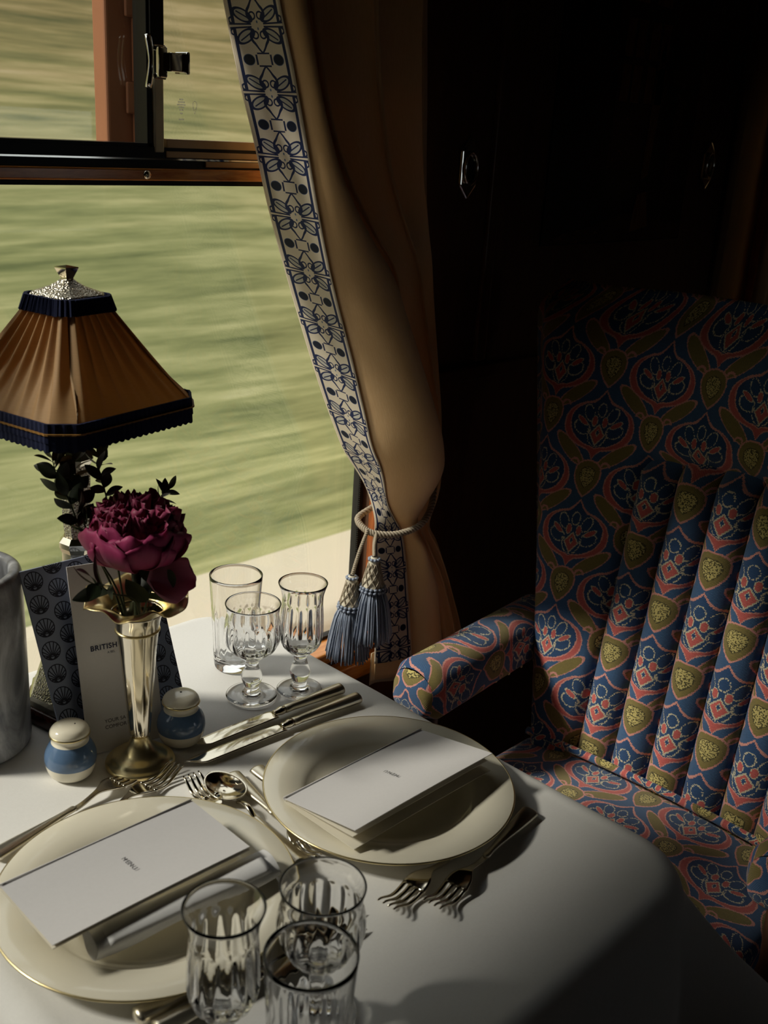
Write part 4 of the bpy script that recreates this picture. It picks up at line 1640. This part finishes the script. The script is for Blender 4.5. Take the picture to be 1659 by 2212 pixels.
def tassel(x, y, z, s, seed, hang_from):
    """z: top of the tassel head"""
    h = rope([hang_from, ((hang_from[0] + x) / 2 - 0.002, (hang_from[1] + y) / 2, (hang_from[2] + z) / 2), (x, y, z)], 60, 0.0015, 0.0017, 7)
    rnd = random.Random(seed)
    t_ = MB()
    t_.add(*lathe(refine([(0.004, z), (0.0075, z - 0.004), (0.0085, z - 0.012), (0.011, z - 0.026), (0.0165, z - 0.046), (0.0175, z - 0.050)], 3), 32))
    t_.xf(Matrix.Translation((x, y, 0)))
    head = t_.build('tassel_head', M['tassel2'], tb)
    net = MB()
    for k in range(9):
        for dr in (1, -1):
            pts = []
            for i in range(9):
                q = i / 8
                rr = 0.0082 + (0.0172 - 0.0082) * q ** 1.1 + 0.0009
                w = 2 * pi * k / 9 + dr * q * 1.5
                pts.append((x + rr * cos(w), y + rr * sin(w), z - 0.010 - 0.037 * q))
            net.add(*tube(pts, 0.0009, 5))
    net.build('netting', M['cord'], head)
    for band in (((z - 0.004, 0.0075, 9),), ((z - 0.049, 0.0180, 17), (z - 0.054, 0.0190, 17))):
        col_ = MB()
        for zz, rr, kk in band:
            for k in range(kk):
                w = 2 * pi * k / kk + zz * 900
                vs, fs = lathe([(0, 0.0026), (0.0025, 0.0016), (0.0032, 0), (0.0025, -0.0016), (0, -0.0026)], 8)
                col_.add([(vx + x + rr * cos(w), vy + y + rr * sin(w), vz + zz) for vx, vy, vz in vs], fs)
        col_.build('knotted_band', M['tassel'], head)
    sk = MB()
    for k in range(230):
        w = rnd.uniform(0, 2 * pi)
        r0 = 0.0165 * rnd.uniform(0.75, 1.0)
        r1 = r0 + rnd.uniform(0.008, 0.0195) * s
        L = 0.082 * s + rnd.uniform(-0.004, 0.006)
        j1 = rnd.uniform(-0.10, 0.10)
        pts = []
        for i in range(6):
            q = i / 5
            rr = r0 + (r1 - r0) * q ** 0.6
            pts.append((x + rr * cos(w + j1 * q), y + rr * sin(w + j1 * q), z - 0.054 - L * q))
        sk.add(*tube(pts, rnd.uniform(0.0008, 0.0012), 4))
    skirt = sk.build('tassel_skirt', M['tassel'], tb)
    h.build('hanging_cord', M['cord'], head)


tassel(1.083, 1.030, 0.052, 1.0, 1, (1.100, 1.045, 0.080))
tassel(1.062, 1.055, 0.018, 1.0, 2, (1.098, 1.062, 0.082))

# far curtain at the next window
fc = thing('curtain', 'dim gold curtain at the next window, above the chair top', 'curtain', (0, 0, 0))
b = MB().add(*grid(80, 30, lambda a, q: (2.30 + 0.24 * a, 1.07 - 0.022 * sin(2 * pi * 5 * a) , -0.25 + 1.27 * q), lambda a, q: (q, a * 0.3)))
b.build('panel', M['silk'], fc, solid=0.0015)


# ------------------------------------------------------------------ wall fittings and marquetry
def wall_fitting(label, x, z):
    t = thing('wall_fitting', label, 'fitting', (x, YW - 0.0005, z), 0, 'hexagonal fittings on the panelling')
    hexp = [(-0.020, 0.026), (0, 0.048), (0.020, 0.026), (0.020, -0.026), (0, -0.048), (-0.020, -0.026)]
    vs, fs = prism(hexp, 0, 0.006)
    b_ = MB().add([(x_, -z_, y_) for x_, y_, z_ in vs], fs)
    b_.build('backplate', M['chrome'], t, smooth=False, bevel=0.003)
    pts = [(0.0145 * sin(w), -0.009, 0.024 * cos(w)) for w in [2 * pi * k / 32 for k in range(33)]]
    MB().add(*tube(pts, 0.0026, 8)).build('oval_ring', M['chrome'], t)
    vs, fs = lathe([(0, 0.0075), (0.010, 0.0065), (0.0115, 0.005), (0.0115, 0)], 24)
    MB().add([(x_, -z_, y_ * 1.7) for x_, y_, z_ in vs], fs).build('boss', M['black'], t)
    return t


wall_fitting('chrome elongated hexagonal wall fitting with oval ring, close to the curtain', 1.343, 0.614)
wall_fitting('chrome hexagonal wall fitting with oval ring, past the marquetry picture', 2.103, 0.631)

mq = thing('marquetry_panel', 'dark varnished marquetry picture of an arched window on the panelling', 'picture', (1.79, YW - 0.0005, 0.0))


def inlay(name, mat, polys, d=0.0006):
    b_ = MB()
    for poly in polys:
        vs, fs = prism(poly, 0.004, 0.004 + d)
        b_.add([(x_, -z_, y_) for x_, y_, z_ in vs], fs)
    return b_.build(name, mat, mq, smooth=False)


mb_wood = wood('inlay_brown', srgb(46, 26, 14), srgb(72, 42, 22), (3, 3, 8), 0.16, 0.4, 0.2)
mb_gold = wood('inlay_satinwood', srgb(96, 58, 26), srgb(134, 86, 42), (8, 3, 2), 0.16, 0.4, 0.2)
mb_dark = wood('inlay_ebony', srgb(20, 12, 8), srgb(32, 18, 12), (3, 3, 8), 0.16, 0.4, 0.2)
vs, fs = prism([(-0.235, 0.487), (0.235, 0.487), (0.235, 1.25), (-0.235, 1.25)], 0, 0.004)
MB().add([(x_, -z_, y_) for x_, y_, z_ in vs], fs).build('board', mb_dark, mq, smooth=False)
inlay('ground_inlay', mb_wood, [[(-0.23, 0.49), (0.23, 0.49), (0.23, 0.515), (0.02, 0.54), (-0.10, 0.515), (-0.23, 0.50)]])
arch = [(-0.06, 0.62)] + [(-0.06 + 0.0, 0.80)] + [(0.02 - 0.10 * cos(w), 0.92 + 0.26 * sin(w)) for w in [pi * k / 12 for k in range(13)]] + [(0.115, 0.80), (0.10, 0.62)]
inlay('arch_inlay', mb_wood, [arch])
panes = []
for i in range(4):
    for j in range(2):
        x0 = -0.048 + i * 0.036 + (0.010 if i > 1 else 0)
        z0 = 0.735 + j * 0.075
        panes.append([(x0, z0), (x0 + 0.026, z0), (x0 + 0.028, z0 + 0.062), (x0 + 0.002, z0 + 0.062)])
panes += [[(-0.04, 0.90), (0.012, 0.90), (0.012, 1.06)], [(0.040, 0.90), (0.09, 0.90), (0.040, 1.06)]]
inlay('pane_inlay', mb_gold, panes, 0.0011)
inlay('figure_inlay', mb_gold, [[(0.060, 0.60), (0.082, 0.61), (0.095, 0.74), (0.088, 0.86), (0.070, 0.80), (0.066, 0.70)], [(0.045, 0.505), (0.105, 0.515), (0.085, 0.58), (0.055, 0.575)]], 0.0011)
inlay('column_inlay', mb_wood, [[(0.14, 0.55), (0.175, 0.55), (0.19, 0.76), (0.155, 0.76)], [(0.13, 0.77), (0.215, 0.77), (0.225, 0.80), (0.125, 0.80)], [(0.12, 0.86), (0.23, 0.86), (0.23, 1.2), (0.12, 1.2)]])


# ------------------------------------------------------------------ armchair
CY = 0.625                       # chair centre line
ch = thing('armchair', 'high backed armchair in blue and red floral moquette, facing the table', 'chair', (1.30, CY, 0), 0)
# local: x along the train (back of chair at +x), y across, z from table top
MQ = M['moquette']
SEAT_Z = -0.262


def xback(z):
    return 0.020 + 0.155 * (z + 0.26)


def half_w(z):
    return 0.262 + 0.245 * max(0.0, min(0.72, z + 0.30))


BT = 0.452


def back_front(a, q):
    z = -0.36 + (BT + 0.36) * q
    hw = half_w(z)
    # rounded upper corners and crown
    top = smooth(0.36, BT, z)
    y = (a - 0.5) * 2
    hw2 = hw * (1 - 0.12 * top ** 3)
    yy = y * hw2
    x = xback(z)
    # flute recess: |yy| < 0.135, z < 0.245
    rec = (1 - smooth(0.142, 0.166, abs(yy))) * (1 - smooth(0.215, 0.262, z + 0.02 * (yy / 0.155) ** 2))
    x += 0.030 * rec
    # padded border, rolling back at the outer edge
    ea = smooth(0.72, 1.0, abs(y)) ** 2.4
    eb = smooth(0.86, 1.0, (z + 0.36) / (BT + 0.36)) ** 2.4
    x += 0.050 * min(1.0, sqrt(ea * ea + eb * eb))
    x -= 0.030 * smooth(0.40, 0.75, abs(y)) * (1 - smooth(0.80, 1.0, abs(y)))
    return (x, yy, z + 0.010 * (1 - y * y) * top)


b = MB()
b.add(*grid(90, 110, back_front, lambda a, q: ((a - 0.5) * 2 * half_w(-0.36 + (BT + 0.36) * q) * 1.04 + 0.0835 * 2 + 0.012, (BT + 0.36) * q * 1.02 + 0.012)))
b.build('backrest', MQ, ch, solid=-0.012)
# plain back shell
MB().add(*grid(24, 30, lambda a, q: (xback(-0.36 + (BT + 0.30) * q) + 0.10 - 0.03 * abs(2 * a - 1) ** 3, (a - 0.5) * 2 * half_w(-0.36 + (BT + 0.30) * q) * 0.97, -0.36 + (BT + 0.33) * q))).build('back_shell', MQ, ch, solid=0.02)

# vertical flutes
NF, FP = 5, 0.0625
for k in range(NF):
    yc = (NF / 2 - 0.5 - k) * FP
    def fl(a, q, yc=yc, k=k):
        w = pi * (a - 0.5) * 1.15
        z = -0.345 + (0.240 + 0.345) * q - 0.02 * (yc / 0.155) ** 2 * q
        endr = smooth(1.0, 0.93, q)
        rr = FP * 0.515
        y = yc - rr * sin(w) / sin(pi * 0.5)
        x = xback(z) + 0.024 - 0.036 * cos(w) * (0.25 + 0.75 * endr) + 0.012 * (1 - endr)
        return (x, y, z)
    MB().add(*grid(20, 60, fl, lambda a, q, k=k: (-(a - 0.5) * 0.080 + 0.0835 * (2 - k) + 0.0835 * 0 , (0.585) * q * 1.02 + 0.02))).build('flute', MQ, ch)

# seat
SX0, SX1, SW = -0.46, 0.02, 0.250


def rbox_pt(a, q, x0, x1, hy, z0, z1, r):
    """closed superellipse section swept front to back"""
    w = 2 * pi * a
    e = 0.32
    cx_ = math.copysign(abs(cos(w)) ** e, cos(w))
    sz = math.copysign(abs(sin(w)) ** e, sin(w))
    x = x0 + (x1 - x0) * q
    endf = (1 - (1 - smooth(0, 0.06, q)) ** 2 * 0.35) * (1 - smooth(0.985, 1.0, q) * 0.1)
    return (x, hy * cx_ * endf, (z0 + z1) / 2 + (z1 - z0) / 2 * sz * endf)


def seat_pt(a, q):
    x, y, z = rbox_pt(a, q, SX0, SX1, SW, -0.375, SEAT_Z, 0.02)
    crown = 0.022 * (1 - (y / SW) ** 2) * sin(pi * min(1, max(0, 0.08 + 0.84 * q)))
    if z > -0.32:
        z += crown - 0.008
    return (x, y, z)


def seat_uv(a, q):
    x, y, z = seat_pt(a, q)
    fold = 0 if z > -0.30 else (-0.30 - z)
    return (-(y if abs(y) < SW * 0.99 else y) + 0.0835 + math.copysign(fold, -y), (x * 1.0) + 0.05)


vs, fs, uvs = grid(96, 60, seat_pt, seat_uv, wrap_u=True)
fs = list(fs) + [tuple(range(96))[::-1], tuple(60 * 96 + i for i in range(96))]
MB().add(vs, fs, uvs).build('seat', MQ, ch)
# welt along the back of the seat
pts = [(SX1 - 0.018 - 0.004 * cos(pi * k / 30), 0.235 - 0.47 * k / 30, SEAT_Z + 0.004 + 0.010 * sin(pi * k / 30)) for k in range(31)]
vs, fs = tube(pts, 0.0065, 10)
MB().add(vs, fs, [(-p[1] * 1.0, p[2] * 2) for p in vs]).build('welt', MQ, ch)

# arms
for sgn in (1, -1):
    yc = sgn * 0.288
    def arm_pt(a, q, yc=yc, sgn=sgn):
        w = 2 * pi * a
        e = 0.55
        c_ = math.copysign(abs(cos(w)) ** e, cos(w))
        s_ = math.copysign(abs(sin(w)) ** e, sin(w))
        x = -0.238 + 0.335 * q
        endf = 0.80 + 0.20 * smooth(0.0, 0.05, q)
        hw, hh = 0.048 - 0.003 * q, 0.037
        return (x, yc + sgn * 0.02 * q + hw * c_ * endf, -0.128 + 0.010 * q + hh * s_ * endf + (0.012 * max(0, s_)) * (1 - (c_) ** 2))
    def arm_uv(a, q, sgn=sgn):
        return (((a - 0.25) if sgn > 0 else (0.25 - a)) * 0.30 + 0.02, 0.335 * q + 0.06)
    vs, fs, uvs = grid(48, 40, arm_pt, arm_uv, wrap_u=True)
    MB().add(vs, fs, uvs).build('armrest', MQ, ch)
    # padded front of the arm
    def front(a, q, yc=yc, sgn=sgn):
        w = 2 * pi * a
        e = 0.55
        c_ = math.copysign(abs(cos(w)) ** e, cos(w))
        s_ = math.copysign(abs(sin(w)) ** e, sin(w))
        return (-0.238 - 0.016 * sqrt(max(0, 1 - q * q)), yc + 0.048 * 0.80 * c_ * q, -0.128 + 0.037 * 0.80 * s_ * q + 0.0096 * q * max(0, s_) * (1 - c_ ** 2))
    MB().add(*grid(48, 10, front, lambda a, q: (0.10 * q * cos(2 * pi * a) * 0.5 + 0.0835, 0.09 * q * sin(2 * pi * a) * 0.5 - 0.02), wrap_u=True)).build('arm_front', MQ, ch)
    # nail heads on the underside line
    nl = MB()
    for k in range(9):
        x_ = -0.22 + 0.036 * k
        v2, f2 = lathe([(0, 0.0018), (0.002, 0.0012), (0.0028, 0)], 10)
        nl.add([(x_ + vx, yc + sgn * 0.02 * (x_ + 0.238) / 0.335 - sgn * (0.0415 + vz), -0.149 + vy) for vx, vy, vz in v2], f2)
    nl.build('nail_heads', M['gold'], ch)
    MB().add(*tube([(-0.205, yc, -0.165), (-0.200, yc, -0.26), (-0.205, yc - sgn * 0.01, -0.36)], [0.020, 0.017, 0.022], 14)).build('arm_support', M['chairwood'], ch)
    for x_ in (-0.41, 0.045):
        MB().add(*tube([(x_, sgn * 0.205, -0.37), (x_, sgn * 0.208, -0.55), (x_ + (0.03 if x_ > 0 else -0.01), sgn * 0.210, -TZ + 0.001)], [0.022, 0.018, 0.014], 14)).build('leg', M['chairwood'], ch)
MB().add(*span(-0.43, 0.08, -0.215, 0.215, -0.40, -0.365)).build('seat_rail', M['chairwood'], ch, smooth=False, bevel=0.005)

# light bends through the glasses onto what they stand on
sun_data.cycles.is_caustics_light = True
for o in COL.objects:
    if o.type == 'MESH' and o.parent is not None and o.parent.get('category') in ('tumbler', 'wine glass', 'flute glass'):
        o.cycles.is_caustics_caster = True
    elif o.type == 'MESH' and o.name.split('.')[0] in ('tablecloth', 'plate_body', 'front_leaf', 'roll'):
        o.cycles.is_caustics_receiver = True
